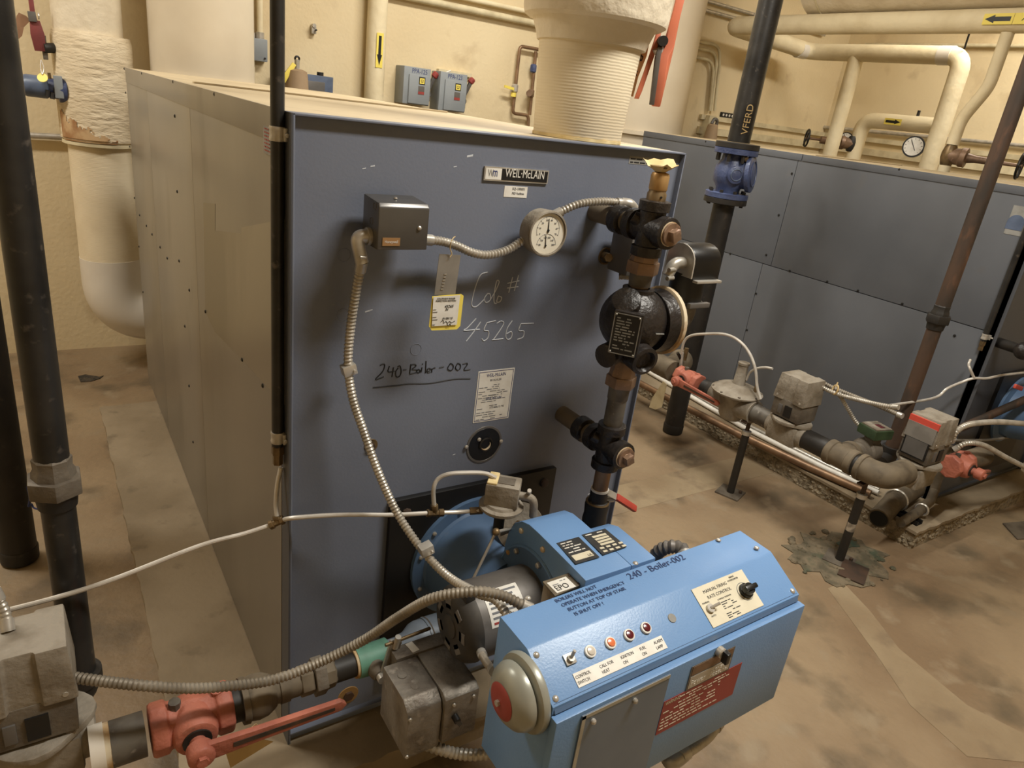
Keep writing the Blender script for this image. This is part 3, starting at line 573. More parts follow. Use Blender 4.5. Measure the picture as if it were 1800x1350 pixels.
# switch head on the float chamber
t = thing('cutoff_switch', (.9, LY, 1.24), 'black rounded switch housing at the side of the float chamber', 'switch housing')
B().tube([(LX+.098, LY, 1.262), (.865, LY, 1.262), (.893, LY, 1.275), (.9, LY, 1.31)], [.05, .048, .046, .044, .043, .042, .04, .04, .04]+[.038]*20, 18, 8).build('neck', 'dark_pipe', t) if False else B().tube([(LX+.098, LY, 1.258), (.868, LY, 1.258), (.893, LY, 1.272), (.898, LY, 1.312)], .036, 20).build('neck', 'grey_pipe', t)
B().lathe((.898, LY, 1.300), Z, [(0, .043), (.004, .047), (.012, .047), (.014, .042), (.075, .042), (.08, .044)], 28).build('lower_cup', 'black_paint', t)
B().obox((.905, LY-.044, 1.309), (.034, 0, 0), (0, .006, 0), (0, 0, .006)).build('clamp_band', 'housing_grey', t, .002)
B().ext([(.90+.0*k, 0, 0) for k in range(0)] or [(.862, LY-.045+.09*j, 1.372+.0) for j in (0, 1)]+[(.862, LY+.045*math.cos(a), 1.41+.04*math.sin(a)) for a in [math.pi*k/10 for k in range(11)]], (.088, 0, 0)).build('hood', 'black_plastic', t, .003)
B().ext([(.858, LY-.045+.09*j, 1.375) for j in (0, 1)]+[(.858, LY+.044*math.cos(a), 1.41+.039*math.sin(a)) for a in [math.pi*k/10 for k in range(11)]], (.004, 0, 0)).build('end_plate', 'steel', t)
B().obox((.91, LY-.05, 1.369), (.042, 0, 0), (0, .008, 0), (0, 0, .003)).build('base_strip', 'steel', t, .001)
B().bend([(.86, LY-.01, 1.405), (.83, LY-.01, 1.405), (.815, LY-.01, 1.375)], .014, .014).build('conduit_elbow', 'steel', t)
for z in (1.372, 1.392): B().cyl((.825, LY-.02, z), (.802, LY-.024, z), .005).build('clamp_screw', 'steel', t)
# below the chamber
union('pipe_union', LX, LY, 1.116, .029, 'bronze hex pipe union hanging below the black float chamber', h=.05)
t = thing('pipe_nipple', (LX, LY, .985), 'scuffed dark nipple between lower union and lower cross', 'pipe'); B().cyl((LX, LY, .99), (LX, LY, 1.105), .024).build('nipple', 'grey_pipe', t); B().cyl((LX, LY, .985), (LX, LY, .995), .028).build('sealant', 'gasket_cream', t)
t = thing('pipe_nipple', (LX, LY, 1.145), 'short dark nipple screwed into the bottom of the float chamber', 'pipe'); B().cyl((LX, LY, 1.15), (LX, LY, 1.19), .024).build('nipple', 'grey_pipe', t)
t = thing('pipe_nipple', (LX, LY, .82), 'tan brass nipple between lower cross and blowdown ball valve', 'pipe'); B().cyl((LX, LY, .805), (LX, LY, .885), .0205).build('nipple', 'copper', t); B().cyl((LX, LY, .806), (LX, LY, .812), .0235).build('sealant', 'label_white', t)
t = thing('blowdown_valve', (LX, LY, .68), 'dark ball valve with red lever at the foot of the cutoff column', 'ball valve')
B().lathe((LX, LY, .806), (0, 0, -1), [(0, .0235), (.03, .0235), (.034, .030), (.044, .032), (.07, .030), (.09, .032), (.12, .028), (.15, .024), (.40, .024)], 24).build('body', 'dark_pipe', t)
B().ring((LX, LY, .772), Z, .0285, .003, 24, 6).build('collar', 'tarnished_brass', t)
B().cyl((LX, LY, .775), (LX+.045, LY-.01, .775), .008).build('stem', 'steel', t)
h0, h1, h2 = (V((0.7518,-0.2000,0.8082)), V((0.7851,-0.2050,0.7884)), V((0.8563,-0.2150,0.7396)))
d = (h2-h1).normalized(); s = d.cross(V((.3, -.8, .5))).normalized()
B().obox((h0+h1)/2, (h1-h0)/2, s*.009, d.cross(s)*.0015).build('lever', 'steel', t)
B().obox((h1+h2)/2, (h2-h1)/2, s*.0095, d.cross(s)*.006).build('grip', 'grip_red', t, .004)
# ---------------------------------------------------------------- black vent pipe clamped to the front left corner
VX, VY = -.0155, .045
def vent(x, label):
    t = thing('vent_pipe', (x, VY, .96), label, 'pipe', 'vent pipes clamped to boiler corners')
    B().cyl((x, VY, .95), (x, VY, 3.6), .0128, n=24).build('pipe', 'black_pipe', t)
    for z in (1.598, .952+.02):
        k = B().lathe((x, VY, z-.013), Z, [(0, .0145), (.004, .0154), (.008, .0142), (.018, .0142), (.022, .0154), (.026, .0145)], 20).build('clamp', 'steel', t)
        B().box((x+.006, VY-.022, z-.012), (x+.0135, VY-.004, z+.012)).build('clamp_tab', 'steel', k, .002)
        B().cyl((x+.010, VY-.02, z), (x+.010, VY-.03, z), .004, n=8).build('clamp_screw', 'steel', k)
    B().hexn((x, VY, .93), (x, VY, .952), .0135).build('reducer', 'tarnished_brass', t)
    B().hexn((x, VY, .905), (x, VY, .93), .011).build('tube_nut', 'tarnished_brass', t)
    return t
vent(VX, 'black vertical vent pipe clamped to the bare-sided boiler corner'); vent(VX+OFF, 'dark vertical vent pipe clamped to the front corner of the far boiler')
# white gas sensing tube with tees
def tubing(name, runs, r, m, label):
    t = thing(name, runs[0][0], label, 'tubing')
    for k in runs: B().tube(k, r, 10).build('tube', m, t)
    return t
tb = tubing('sensing_tube', [[(-0.5606,0.0500,0.6747),(-0.4491,0.0400,0.6872),(-0.3493,0.0350,0.7041),(-0.1861,0.0300,0.7439),(-0.0932,0.0250,0.7549),(-0.0380,0.0200,0.7665)],
     [(-0.0144,0.0100,0.7803),(0.0057,-0.0200,0.7996),(0.0988,-0.0500,0.8029),(0.2102,-0.0800,0.7944),(0.2908,-0.1000,0.7920)], [(0.3260,-0.1050,0.7882),(0.3686,-0.1200,0.7887),(0.4064,-0.1400,0.7965)],
     [(-0.0242,0.0200,0.7856),(-0.0239,0.0300,0.8137),(-0.0173,0.0400,0.8580),(-0.0085,0.0450,0.8941)], [(0.3058,-0.1000,0.8072),(0.3000,-0.1000,0.8547),(0.3095,-0.1000,0.8800),(0.3326,-0.1100,0.8944),(0.3722,-0.1200,0.8950),(0.4131,-0.1350,0.8935),(0.4366,-0.1500,0.8847)]],
     .0052, 'tubing', 'thin white sensing tube running across the blue boiler front')
def tee(parent, p, a, b, c, r=.009):
    p = V(p); q = B()
    for e in (a, b, c): e = V(e); q.hexn(p+(e-p)*.0, e, r*.8); q.hexn(p+(e-p)*.45, e, r)
    q.build('tee', 'tarnished_brass', parent, .001)
tee(tb, (-0.0255,0.0150,0.7740), (-0.0405,0.0200,0.7656), (-0.0119,0.0100,0.7812), (-0.0242,0.0200,0.7870), .0105)
tee(tb, (0.3091,-0.1000,0.7876), (0.2878,-0.1000,0.7927), (0.3307,-0.1050,0.7871), (0.3054,-0.1000,0.8119), .0095)
B().hexn((0.3875,-0.1300,0.7926), (0.4162,-0.1400,0.7943), .009).build('fitting', 'tarnished_brass', tb)
# ================================================================ the burner in front of the near boiler
BX, BZ = .49, .555
t = thing('burner', (BX, -.25, .42), 'light blue forced draft burner bolted to the black plate of the boiler', 'burner')
fl = B().lathe((BX, -.002, BZ), (0, -1, 0), [(0, .181), (.012, .181), (.012, .150), (.02, .146)], 48).build('mounting_flange', 'burner_blue_dark', t)
for a in (20, 65, 110, 140, 165, 200, 245, 290, 335):
    a = math.radians(a); B().lathe((BX+.166*math.cos(a), -.014, BZ+.166*math.sin(a)), (0, -1, 0), [(0, .006), (.004, .006), (.006, .003)], 8).build('bolt', 'steel', fl)
B().lathe((BX, -.014, BZ), (0, -1, 0), [(0, .147), (.04, .141), (.10, .125), (.15, .118), (.19, .118)], 48).build('blast_tube', 'burner_blue_dark', t)
XF, MY, MZ = .467, -.303, .632
prof = [(-.475, .812), (-.40, .815), (-.30, .818), (-.262, .817), (-.232, .808), (-.205, .786), (-.187, .75), (-.179, .71), (-.177, .64), (-.185, .56), (-.21, .50), (-.26, .455), (-.32, .44), (-.40, .45), (-.45, .49), (-.475, .56)]
hs = B().ext([(XF, y, z) for y, z in prof], (.128, 0, 0)).build('fan_housing', 'burner_blue', t, .004)
pr2 = [(-.475, .812), (-.40, .8145), (-.345, .8145), (-.315, .803), (-.285, .775), (-.265, .73), (-.26, .66), (-.27, .58), (-.30, .52), (-.36, .49), (-.43, .51), (-.475, .57)]
B().ext([(XF+.128, y, z) for y, z in pr2], (.072, 0, 0)).build('air_inlet_housing', 'burner_blue', t, .004)
B().ring((XF-.001, MY, MZ), X, .130, .004, 40, 6).build('motor_flange_rim', 'burner_blue', hs)
B().lathe((XF+.004, MY, MZ), (-1, 0, 0), [(0, .129), (.006, .128), (.006, .10)], 40).build('motor_flange', 'burner_blue_dark', hs)
for a in (10, 55, 100, 145, 190, 235, 280, 325):
    a = math.radians(a); B().lathe((XF-.003, MY+.117*math.cos(a), MZ+.117*math.sin(a)), (-1, 0, 0), [(0, .0075), (.006, .007), (.008, .004)], 6).build('bolt', 'steel', hs)
for y, z in ((-.238, .785), (-.325, .79), (-.20, .70)):
    B().lathe((XF, y, z), (-1, 0, 0), [(0, .0075), (.004, .0065), (.006, .003)], 14).build('screw', 'gasket_cream', hs)
for k, q in enumerate(([(0.4828,-0.3476,0.8165),(0.5453,-0.3475,0.8165),(0.5415,-0.4273,0.8165),(0.4769,-0.4264,0.8165)], [(0.5566,-0.3434,0.8165),(0.6258,-0.3445,0.8165),(0.6256,-0.4211,0.8165),(0.5541,-0.4242,0.8165)])):
    q = [V(p) for p in q]
    for p in q: p.z = .8165 if p.x < XF+.126 else .8165
    c = sum(q, V((0, 0, 0)))/4; q = [c+(p-c) for p in q]
    lb = B().ext(q[::-1], (0, 0, .0012)).build('data_plate', 'plate_dark', hs)
    u = (q[1]-q[0]); v = (q[0]-q[3]); W_, H_ = u.length, v.length; u.normalize(); v.normalize(); o = q[3]+Z*.0013
    if k == 0:
        plate('panel', o+u*.006+v*.008, u, v, W_-.012, H_*.24, .0004, 'plate_cream', lb)
        rows(B(), o+u*.006+v*(H_-.008)+Z*.0002, u, v, W_-.014, 5, .0085, .003, seed=3, gap=.2).build('print', 'label_white', lb)
        text('UL', o+u*(W_*.68)+v*.010+Z*.0005, u, v, .010, 'black_ink', lb)
    else:
        for i in range(4): plate('cell_row', o+u*.018+v*(H_-.022-.010*i), u, v, W_-.030, .007, .0004, 'plate_cream', lb)
        for i in range(4):
            for j in range(2): plate('cell', o+u*(.008+.018*i)+v*(.006+.012*j), u, v, .011, .006, .0004, 'plate_cream', lb)
        rows(B(), o+u*.006+v*(H_-.007)+Z*.0002, u, v, W_-.014, 1, .008, .003, seed=6).build('print', 'label_white', lb)
# ---------------------------------------------------------------- blower motor
t = thing('blower_motor', (.36, MY, MZ-.09), 'dark grey electric motor on the side of the burner fan housing', 'motor')
B().lathe((.295, MY, MZ), X, [(0, .086), (.17, .086), (.176, .08)], 48).build('shell', 'motor_grey', t)
eb = B().lathe((.295, MY, MZ), (-1, 0, 0), [(0, .089), (.004, .0885), (.02, .084), (.032, .072), (.036, .05), (.036, .02)], 40).build('end_bell', 'motor_black', t)
for k in range(7):
    a = 2*math.pi*k/7+.3; c = V((.262, MY+.05*math.cos(a), MZ+.05*math.sin(a))); u = V((0, -math.sin(a), math.cos(a))); w = V((0, math.cos(a), math.sin(a)))
    B().obox(c, u*.013, w*.012, X*.003).build('vent_rib', 'motor_grey', eb, .002)
B().lathe((.262, MY, MZ), (-1, 0, 0), [(0, .028), (.006, .026), (.008, .01)], 24).build('bearing_cap', 'motor_black', eb)
for k in range(4):
    a = math.pi/4+math.pi/2*k; B().lathe((.288, MY+.074*math.cos(a), MZ+.074*math.sin(a)), (-1, 0, 0), [(0, .006), (.012, .006)], 6).build('through_bolt', 'steel', eb)
B().obox((.284, MY-.02, MZ+.09), (.012, 0, 0), (0, .012, 0), (0, 0, .012)).build('lug', 'motor_black', t, .003)
def wrap(name, x0, x1, a0, a1, r, m, parent, n=10):
    vs = []
    for i in range(n+1):
        a = math.radians(a0+(a1-a0)*i/n)
        for x in (x0, x1):
            for rr in (r, r+.0008): vs.append(V((x+(.012 if i == 0 and False else 0), MY-rr*math.sin(a), MZ+rr*math.cos(a))))
    fs = []
    for i in range(n):
        k = 4*i; fs += [(k+1, k+3, k+7, k+5), (k, k+4, k+6, k+2), (k, k+1, k+5, k+4), (k+2, k+6, k+7, k+3)]
    return B().add(vs, fs+[(0, 2, 3, 1), (4*n, 4*n+1, 4*n+3, 4*n+2)]).build(name, m, parent)
lb = wrap('data_label', .315, .405, 12, 66, .0862, 'label_white', t)
for k in range(7): wrap('label_line', .322, .398-.012*(k % 3), 17+7*k, 20+7*k, .0868, 'grey_ink' if k < 6 else 'label_red', lb, 3)
B().ring((.382, MY-.082, MZ-.052), (0, -1, -.6), .021, .006, 20, 8).build('cable_gland', 'motor_grey', t)
flex('flexible_conduit', [(0.2856,-0.3950,0.6259),(0.2752,-0.4200,0.6377),(0.2653,-0.4500,0.6511),(0.2457,-0.5000,0.6842)], .0085, 'flex_dusty', 'stubby flexible conduit between the grey motor and the blue panel')
# ---------------------------------------------------------------- junction box lettered EPO
q = [V(p) for p in [(0.4015,-0.4213,0.7920),(0.4774,-0.4199,0.7920),(0.4852,-0.4588,0.7920),(0.3987,-0.4674,0.7920)]]
t = thing('junction_box', sum(q, V((0, 0, 0)))/4-Z*.06, 'small olive junction box lettered EPO behind the blue panel', 'junction box')
B().ext([p-Z*.062 for p in q], (0, 0, .058)).build('box', 'tarnished_brass', t, .002)
c = sum(q, V((0, 0, 0)))/4; lid = B().ext([c+(p-c)*1.06-Z*.004 for p in q], (0, 0, .004)).build('lid', 'dusty_pipe', t, .001)
u = (q[1]-q[0]); v = (q[0]-q[3]); L_, H_ = u.length, v.length; u.normalize(); v = (v-u*v.dot(u)).normalized()
lb = plate('sticker', q[3]+u*.006+v*.003+Z*.0002, u, v, L_*.66, H_*.78, .0005, 'label_white', t)
text('EPO', q[3]+u*.010+v*.008+Z*.0009, u, v, .021, 'black_ink', lb, wx=.9)
rows(B(), q[3]+u*.012+v*(H_*.70)+Z*.0008, u, v, L_*.5, 2, .006, .002, seed=2).build('print', 'grey_ink', lb)
for a, bq in ((.86, .82), (.9, .2)): B().lathe(q[3]+u*(L_*a)+v*(H_*bq), Z, [(0, .0035), (.0015, .003)], 10).build('screw', 'rusty_pipe', t)
# ---------------------------------------------------------------- air proving switch and damper quadrant
c = V((0.4548,-0.1600,0.8461)); t = thing('air_switch', c-Z*.06, 'dusty square air pressure switch above the burner tube', 'pressure switch')
a = math.radians(40); u = V((math.cos(a), -math.sin(a), 0)); w = V((math.sin(a), math.cos(a), 0))
B().obox(c+Z*.004, u*.040, w*.030, Z*.028).build('cover', 'dusty_cast', t, .004)
B().obox(c+Z*.0325+u*.004, u*.022, w*.016, Z*.001).build('cover_label', 'dusty_cast_dark', t)
B().obox(c+Z*.034-u*.026, u*.012, w*.028, Z*.003).build('dust_pile', 'paper_cup', t, .003)
B().lathe(c-Z*.042, Z, [(0, .050), (.004, .054), (.010, .054), (.014, .045), (.02, .042)], 32).build('diaphragm_case', 'dusty_cast', t)
B().cyl(c-Z*.10, c-Z*.04, .013).build('stem', 'dark_pipe', t)
B().bend([c+u*.036, c+u*.075, c+u*.080-Z*.05], .010, .018).build('conduit_elbow', 'dusty_cast', t)
B().cyl(c+u*.062+Z*.012, c+u*.062+Z*.024-w*.01, .005).build('clamp_screw', 'steel', t)
c = V((0.5284,-0.1500,0.7257)); t = thing('damper_quadrant', c, 'grey slotted damper quadrant disc beside the blue fan housing', 'damper quadrant')
n = V((-.72, -.45, .52)).normalized(); uu, ww, n = basis(n)
B().lathe(c-n*.002, n, [(0, .062), (.004, .062)], 36).build('disc', 'dusty_cast', t)
B().cyl(c, c+n*.014, .010).build('hub', 'steel', t); B().cyl(c+n*.004, c+n*.012+uu*.0, .016, n=6).build('hub_nut', 'tarnished_brass', t)
for k, a in enumerate((40, 100, 160, 320)):
    a = math.radians(a); q0 = c+(uu*math.cos(a)+ww*math.sin(a))*.04
    B().obox(q0+n*.003, (uu*math.cos(a)+ww*math.sin(a))*.012, (ww*math.cos(a)-uu*math.sin(a))*.003, n*.0008).build('slot', 'black_paint', t)
B().cyl(c-n*.07, c, .008).build('shaft', 'steel', t)
e = V((0.3930,-0.2400,0.8019)); B().sph(e, .009).build('ball_joint', 'tarnished_brass', t); B().cyl(e, (0.3163,-0.2400,0.6117), .0034, n=8).build('link_rod', 'steel', t)
B().cyl(e, c, .004, n=8).build('crank_arm', 'steel', t)
# ---------------------------------------------------------------- control panel
FL, FR = V((0.2451,-0.6800,0.7624)), V((0.9135,-0.6800,0.7831)); U = (FR-FL).normalized(); PW = (FR-FL).length
t = thing('control_panel', (FL.x+PW/2, -.60, .44), 'light blue burner control cabinet with sloping lid and indicator lamps', 'control panel')
def PP(x, y, z): return V((FL.x, 0, FL.z))+U*x+V((0, y, z))          # panel frame: x along, y world, z above the lid front edge
sec = [(-.495, -.280), (-.495, .048), (-.497, .0515), (-.586, .0515), (-.592, .049), (-.680, .0), (-.680, -.280)]
B().ext([PP(0, y, z) for y, z in sec], U*PW).build('cabinet', 'burner_blue', t, .0012)
dr = B().ext([PP(-.003, -.681, -.016), PP(PW+.003, -.681, -.016), PP(PW+.003, -.681, -.284), PP(-.003, -.681, -.284)], (0, -.018, 0)).build('door', 'burner_blue', t, .003)
B().ext([PP(.004, -.676, .003), PP(.004, -.684, -.013), PP(.004, -.678, -.013)], U*(PW-.008)).build('drip_edge', 'burner_blue_dark', t)
N1 = V((0, -.049, .088)).normalized(); SL = V((0, .088, .049)).normalized()         # normal and rise of the sloping strip
def onslope(px): return px
for q in ([(0.3224,-0.4741,0.8150)], [(0.5880,-0.4890,0.8300)], [(0.8299,-0.5044,0.8350)], [(0.8877,-0.5662,0.8380)]):
    B().lathe(V(q[0]), Z, [(0, .0062), (.002, .005), (.0035, .002)], 14).build('screw', 'steel', t)
def sl(x, s): return PP(x, -.680, 0)+SL*s+N1*.0005                       # point on the sloping strip: x along, s up the slope
for x, s in ((.012, .09), (.012, .012), (PW-.012, .012)): B().lathe(sl(x, s), N1, [(0, .0062), (.002, .005), (.0035, .002)], 14).build('screw', 'steel', t)
lp = plate('legend_strip', sl(.062, .012), U, SL, .215, .025, .001, 'label_white', t)
for k, (a, c_) in enumerate((('CONTROL', 'SWITCH'), ('CALL FOR', 'HEAT'), ('IGNITION', 'ON'), ('FUEL', 'ON'), ('ALARM', 'LAMP'))):
    x = .064+(.0, .055, .105, .152, .188)[k]
    text(a, sl(x, .0265)+N1*.0011, U, SL, .0082, 'black_ink', lp, wx=.85); text(c_, sl(x, .0165)+N1*.0011, U, SL, .0082, 'black_ink', lp, wx=.85)
sw = B().obox(sl(.069, .062)+N1*.002, U*.011, SL*.010, N1*.0015).build('switch_plate', 'steel', t, .001)
B().cyl(sl(.069, .062), sl(.069, .062)+N1*.010, .007, n=8).build('bushing', 'steel', sw); B().cyl(sl(.069, .062)+N1*.008, sl(.072, .068)+N1*.024, .0032, n=10).build('toggle', 'steel', sw)
for x, m_ in ((.115, 'lens_clear'), (.163, 'lens_amber'), (.209, 'lens_red'), (.252, 'lens_red')):
    k = B().lathe(sl(x, .060), N1, [(0, .0115), (.004, .0112), (.005, .0085)], 24).build('indicator_lamp', 'label_white', t)
    B().lathe(sl(x, .060)+N1*.0045, N1, [(0, .0088), (.0025, .0075), (.0035, .003)], 20).build('lens', m_, k)
B().lathe(sl(.322, .058), N1, [(0, .0095), (.001, .009)], 20).build('hole_plug', 'label_grey', t)
mp = plate('rate_control_plate', sl(.402, .010), U, SL, .155, .084, .0012, 'plate_cream', t)
def mt(s, x, z, size, al='LEFT', wx=1): text(s, sl(.402+x, .010+z)+N1*.0013, U, SL, size, 'black_ink', mp, align=al, wx=wx)
mt('MANUAL FIRING', .024, .067, .0095); mt('RATE CONTROL', .027, .054, .0095); mt('MANUAL', .006, .048, .005); mt('AUTO', .010, .019, .005); mt('CONTROL POSITION', .048, .044, .0042); mt('FIRING', .108, .076, .005); mt('POTENTIOMETER', .100, .070, .005, wx=.8)
rows(B(), sl(.402+.052, .010+.038)+N1*.0013, U, SL, .046, 4, .0045, .0016, seed=1).build('print', 'black_ink', mp)
rows(B(), sl(.402+.050, .010+.018)+N1*.0013, U, SL, .046, 4, .0042, .0016, seed=2).build('print', 'black_ink', mp)
B().cyl(sl(.419, .046), sl(.419, .046)+N1*.007, .009, n=16).build('switch_nut', 'steel', mp); B().cyl(sl(.419, .046)+N1*.006, sl(.436, .046)+N1*.018, .0032, n=10).build('toggle', 'steel', mp)
B().ring(sl(.530, .050)+N1*.0014, N1, .0195, .0006, 28, 5).build('dial_ring', 'grey_ink', mp)
kn = B().lathe(sl(.532, .050)+N1*.001, N1, [(0, .0165), (.006, .016), (.008, .013), (.018, .012)], 20).build('knob', 'black_plastic', mp)
B().obox(sl(.532, .050)+N1*.018, U*.017, SL*.0055, N1*.008).build('knob_wing', 'black_plastic', kn, .003)
# handwriting on the lid
def lid(x, y): return PP(x, y, .0525)
for k, s in enumerate(('BOILERS WILL NOT', 'OPERATE WHEN EMERGENCY', 'BUTTON AT TOP OF STAIR', 'IS SHUT OFF !')):
    text(s, lid(.118+.004*k, -.512-.0155*k), U, Y, .0125, 'pen_ink', t, 'handwriting', wx=.95, shear=.1)
text('240 - Boiler-002', lid(.300, -.522), U, Y, .026, 'pen_ink', t, 'handwriting', wx=.95, shear=.15)
# door furniture
def dp(x, z): return PP(x, -.6995, z)
sp = B().ext([dp(.052, -.024), dp(.262, -.024), dp(.262, -.276), dp(.052, -.276)], (0, -.003, 0)).build('cover_plate', 'clear_guard', dr)
b = B()
for a, c_ in (((.052, -.024), (.262, -.032)), ((.052, -.024), (.060, -.276))): b.ext([dp(a[0], a[1])-Y*.003, dp(c_[0], a[1])-Y*.003, dp(c_[0], c_[1])-Y*.003, dp(a[0], c_[1])-Y*.003], (0, -.0006, 0))
b.build('edge_tape', 'guard_tape', sp)
for x, z in ((.176, -.046), (.078, -.046)): B().lathe(dp(x, z)-Y*.003, (0, -1, 0), [(0, .0055), (.004, .0055), (.007, .003)], 14).build('screw', 'steel', sp)
ky = B().lathe(dp(.398, -.026), (0, -1, 0), [(0, .011), (.010, .011), (.012, .009)], 20).build('latch', 'steel', dr)
B().obox(dp(.400, -.030)-Y*.018, U*.0055, Z*.013, Y*.007).build('latch_knob', 'black_plastic', ky, .002)
pp_ = plate('maker_plate', dp(.325, -.098), U, Z, .125, .062, .0012, 'housing_grey', dr)
plate('nameplate_panel', dp(.329, -.094)-Y*.0012, U, Z, .117, .030, .0006, 'steel', pp_)
plate('nameplate_panel', dp(.329, -.060)-Y*.0012, U, Z, .117, .022, .0006, 'bronze', pp_)
text('Power', dp(.333, -.088)-Y*.0019, U, Z, .020, 'label_white', pp_, wx=.8); text('BURNER', dp(.388, -.078)-Y*.0019, U, Z, .0105, 'label_white', pp_); text('MODEL No.', dp(.388, -.090)-Y*.0019, U, Z, .0105, 'label_white', pp_)
wl = plate('warning_label', dp(.268, -.186), U, Z, .225, .088, .0008, 'label_red', dr)
text('WARNING', dp(.273, -.110)-Y*.0009, U, Z, .012, 'plate_cream', wl, wx=.7)
rows(B(), dp(.312, -.106)-Y*.0009, U, Z, .175, 3, .0075, .0022, seed=11, gap=.12).build('print', 'plate_cream', wl)
rows(B(), dp(.273, -.130)-Y*.0009, U, Z, .210, 6, .0088, .0024, seed=12, gap=.12).build('print', 'plate_cream', wl)
# alarm bell on the left side of the cabinet
bc = PP(0, -.612, -.022); t = thing('alarm_bell', bc-Z*.07, 'grey round alarm bell with red centre label on the blue cabinet side', 'alarm bell')
B().lathe(bc, (-1, 0, 0), [(0, .066), (.004, .071), (.010, .0725), (.017, .070), (.021, .062), (.021, .05)], 40).build('back_box', 'bell_grey', t)
B().lathe(bc-X*.024, (-1, 0, 0), [(0, .058), (.002, .0615), (.008, .062), (.020, .057), (.031, .044), (.037, .028), (.039, .012)], 40).build('gong', 'bell_grey', t)
B().lathe(bc-X*.0595, (-1, 0, 0), [(0, .034), (.0045, .0265), (.0055, .010)], 32).build('centre_label', 'label_red', t)
B().hexn(bc-X*.064, bc-X*.070, .006).build('nut', 'steel', t)
# ---------------------------------------------------------------- conduits around the panel
flex('flexible_conduit', [(-0.4567,-0.1000,0.6143),(-0.4086,-0.1400,0.6186),(-0.3297,-0.1900,0.6160),(-0.2544,-0.2000,0.5851),(-0.1821,-0.2000,0.5593),(-0.0930,-0.2000,0.5373),(-0.0006,-0.2100,0.5540),(0.0827,-0.2500,0.6169),(0.1282,-0.3100,0.7079),(0.1630,-0.3800,0.7960),(0.2200,-0.4300,0.8306),(0.2698,-0.4550,0.8249),(0.3206,-0.4850,0.7977)], .0108, 'flex_dusty', 'dusty grey flexible conduit running from the gas actuator over the motor to the panel', .0085)
flex('flexible_conduit', [(0.1953,-0.3500,0.3623),(0.2213,-0.3700,0.3559),(0.2548,-0.3900,0.3454),(0.2882,-0.4200,0.3543),(0.3350,-0.4500,0.3700),(0.3877,-0.4800,0.3946)], .0135, 'flex_steel', 'flexible conduit under the grey damper actuator', .011, ends=False)
flex('flexible_conduit', [(0.7213,-0.4200,0.7115),(0.7256,-0.4200,0.7509),(0.7292,-0.4300,0.7838),(0.7405,-0.4500,0.8050),(0.7570,-0.4700,0.8058),(0.7427,-0.5000,0.8004)], .0165, 'motor_grey', 'thick grey ribbed conduit looping over the back of the blue panel', .012)
t = flex('flexible_conduit', [(0.8563,-0.6200,0.3698),(0.7999,-0.6400,0.3773),(0.7317,-0.6600,0.4040),(0.6839,-0.6700,0.4185),(0.6663,-0.6700,0.4174)], .0125, 'flex_steel', 'flexible conduit leaving the underside of the blue panel', .011)
B().tube([(0.6772,-0.6700,0.4168),(0.6543,-0.6700,0.4099),(0.6471,-0.6600,0.3961),(0.6600,-0.6400,0.3817)], .0155).build('elbow', 'steel', t)
# ---------------------------------------------------------------- damper actuator motor
t = thing('damper_actuator', (.225, -.31, .366), 'boxy cast metal damper actuator below the blower motor', 'actuator motor')
s1 = [(-.235, .508), (-.342, .511), (-.366, .494), (-.372, .470), (-.372, .367), (-.235, .367)]
B().ext([(.138, y, z) for y, z in s1], (.082, 0, 0)).build('wiring_box', 'cast_aluminium', t, .004)
s2_ = [(-.215, .510), (-.362, .512), (-.378, .502), (-.380, .380), (-.215, .380)]
B().ext([(.222, y, z) for y, z in s2_], (.085, 0, 0)).build('gear_housing', 'cast_aluminium', t, .004)
B().box((.17, -.235, .39), (.30, -.195, .515)).build('motor_case', 'cast_aluminium', t, .004)
for x, y in ((.165, -.278), (.178, -.318)): B().lathe((x, y, .510), Z, [(0, .010), (.0012, .010), (.0012, .008)], 20).build('knockout', 'cast_aluminium', t)
plate('data_label', (.212, -.232, .5155), (1, .15, 0), (-.15, 1, 0), .018, .032, .0006, 'label_white', t)
for x, z in ((.243, .485), (.292, .488), (.143, .482), (.143, .375)): B().lathe((x, -.380 if x > .2 else -.372, z), (0, -1, 0), [(0, .0045), (.003, .0035)], 10).build('screw', 'steel', t)
B().cyl((.248, -.38, .45), (.248, -.395, .448), .008).build('shaft', 'black_paint', t); B().obox((.252, -.392, .442), (.006, 0, -.01), (0, .003, 0), (.004, 0, .003)).build('crank', 'motor_black', t)
# ================================================================ gas trains
GY, GZ = -.14, .445
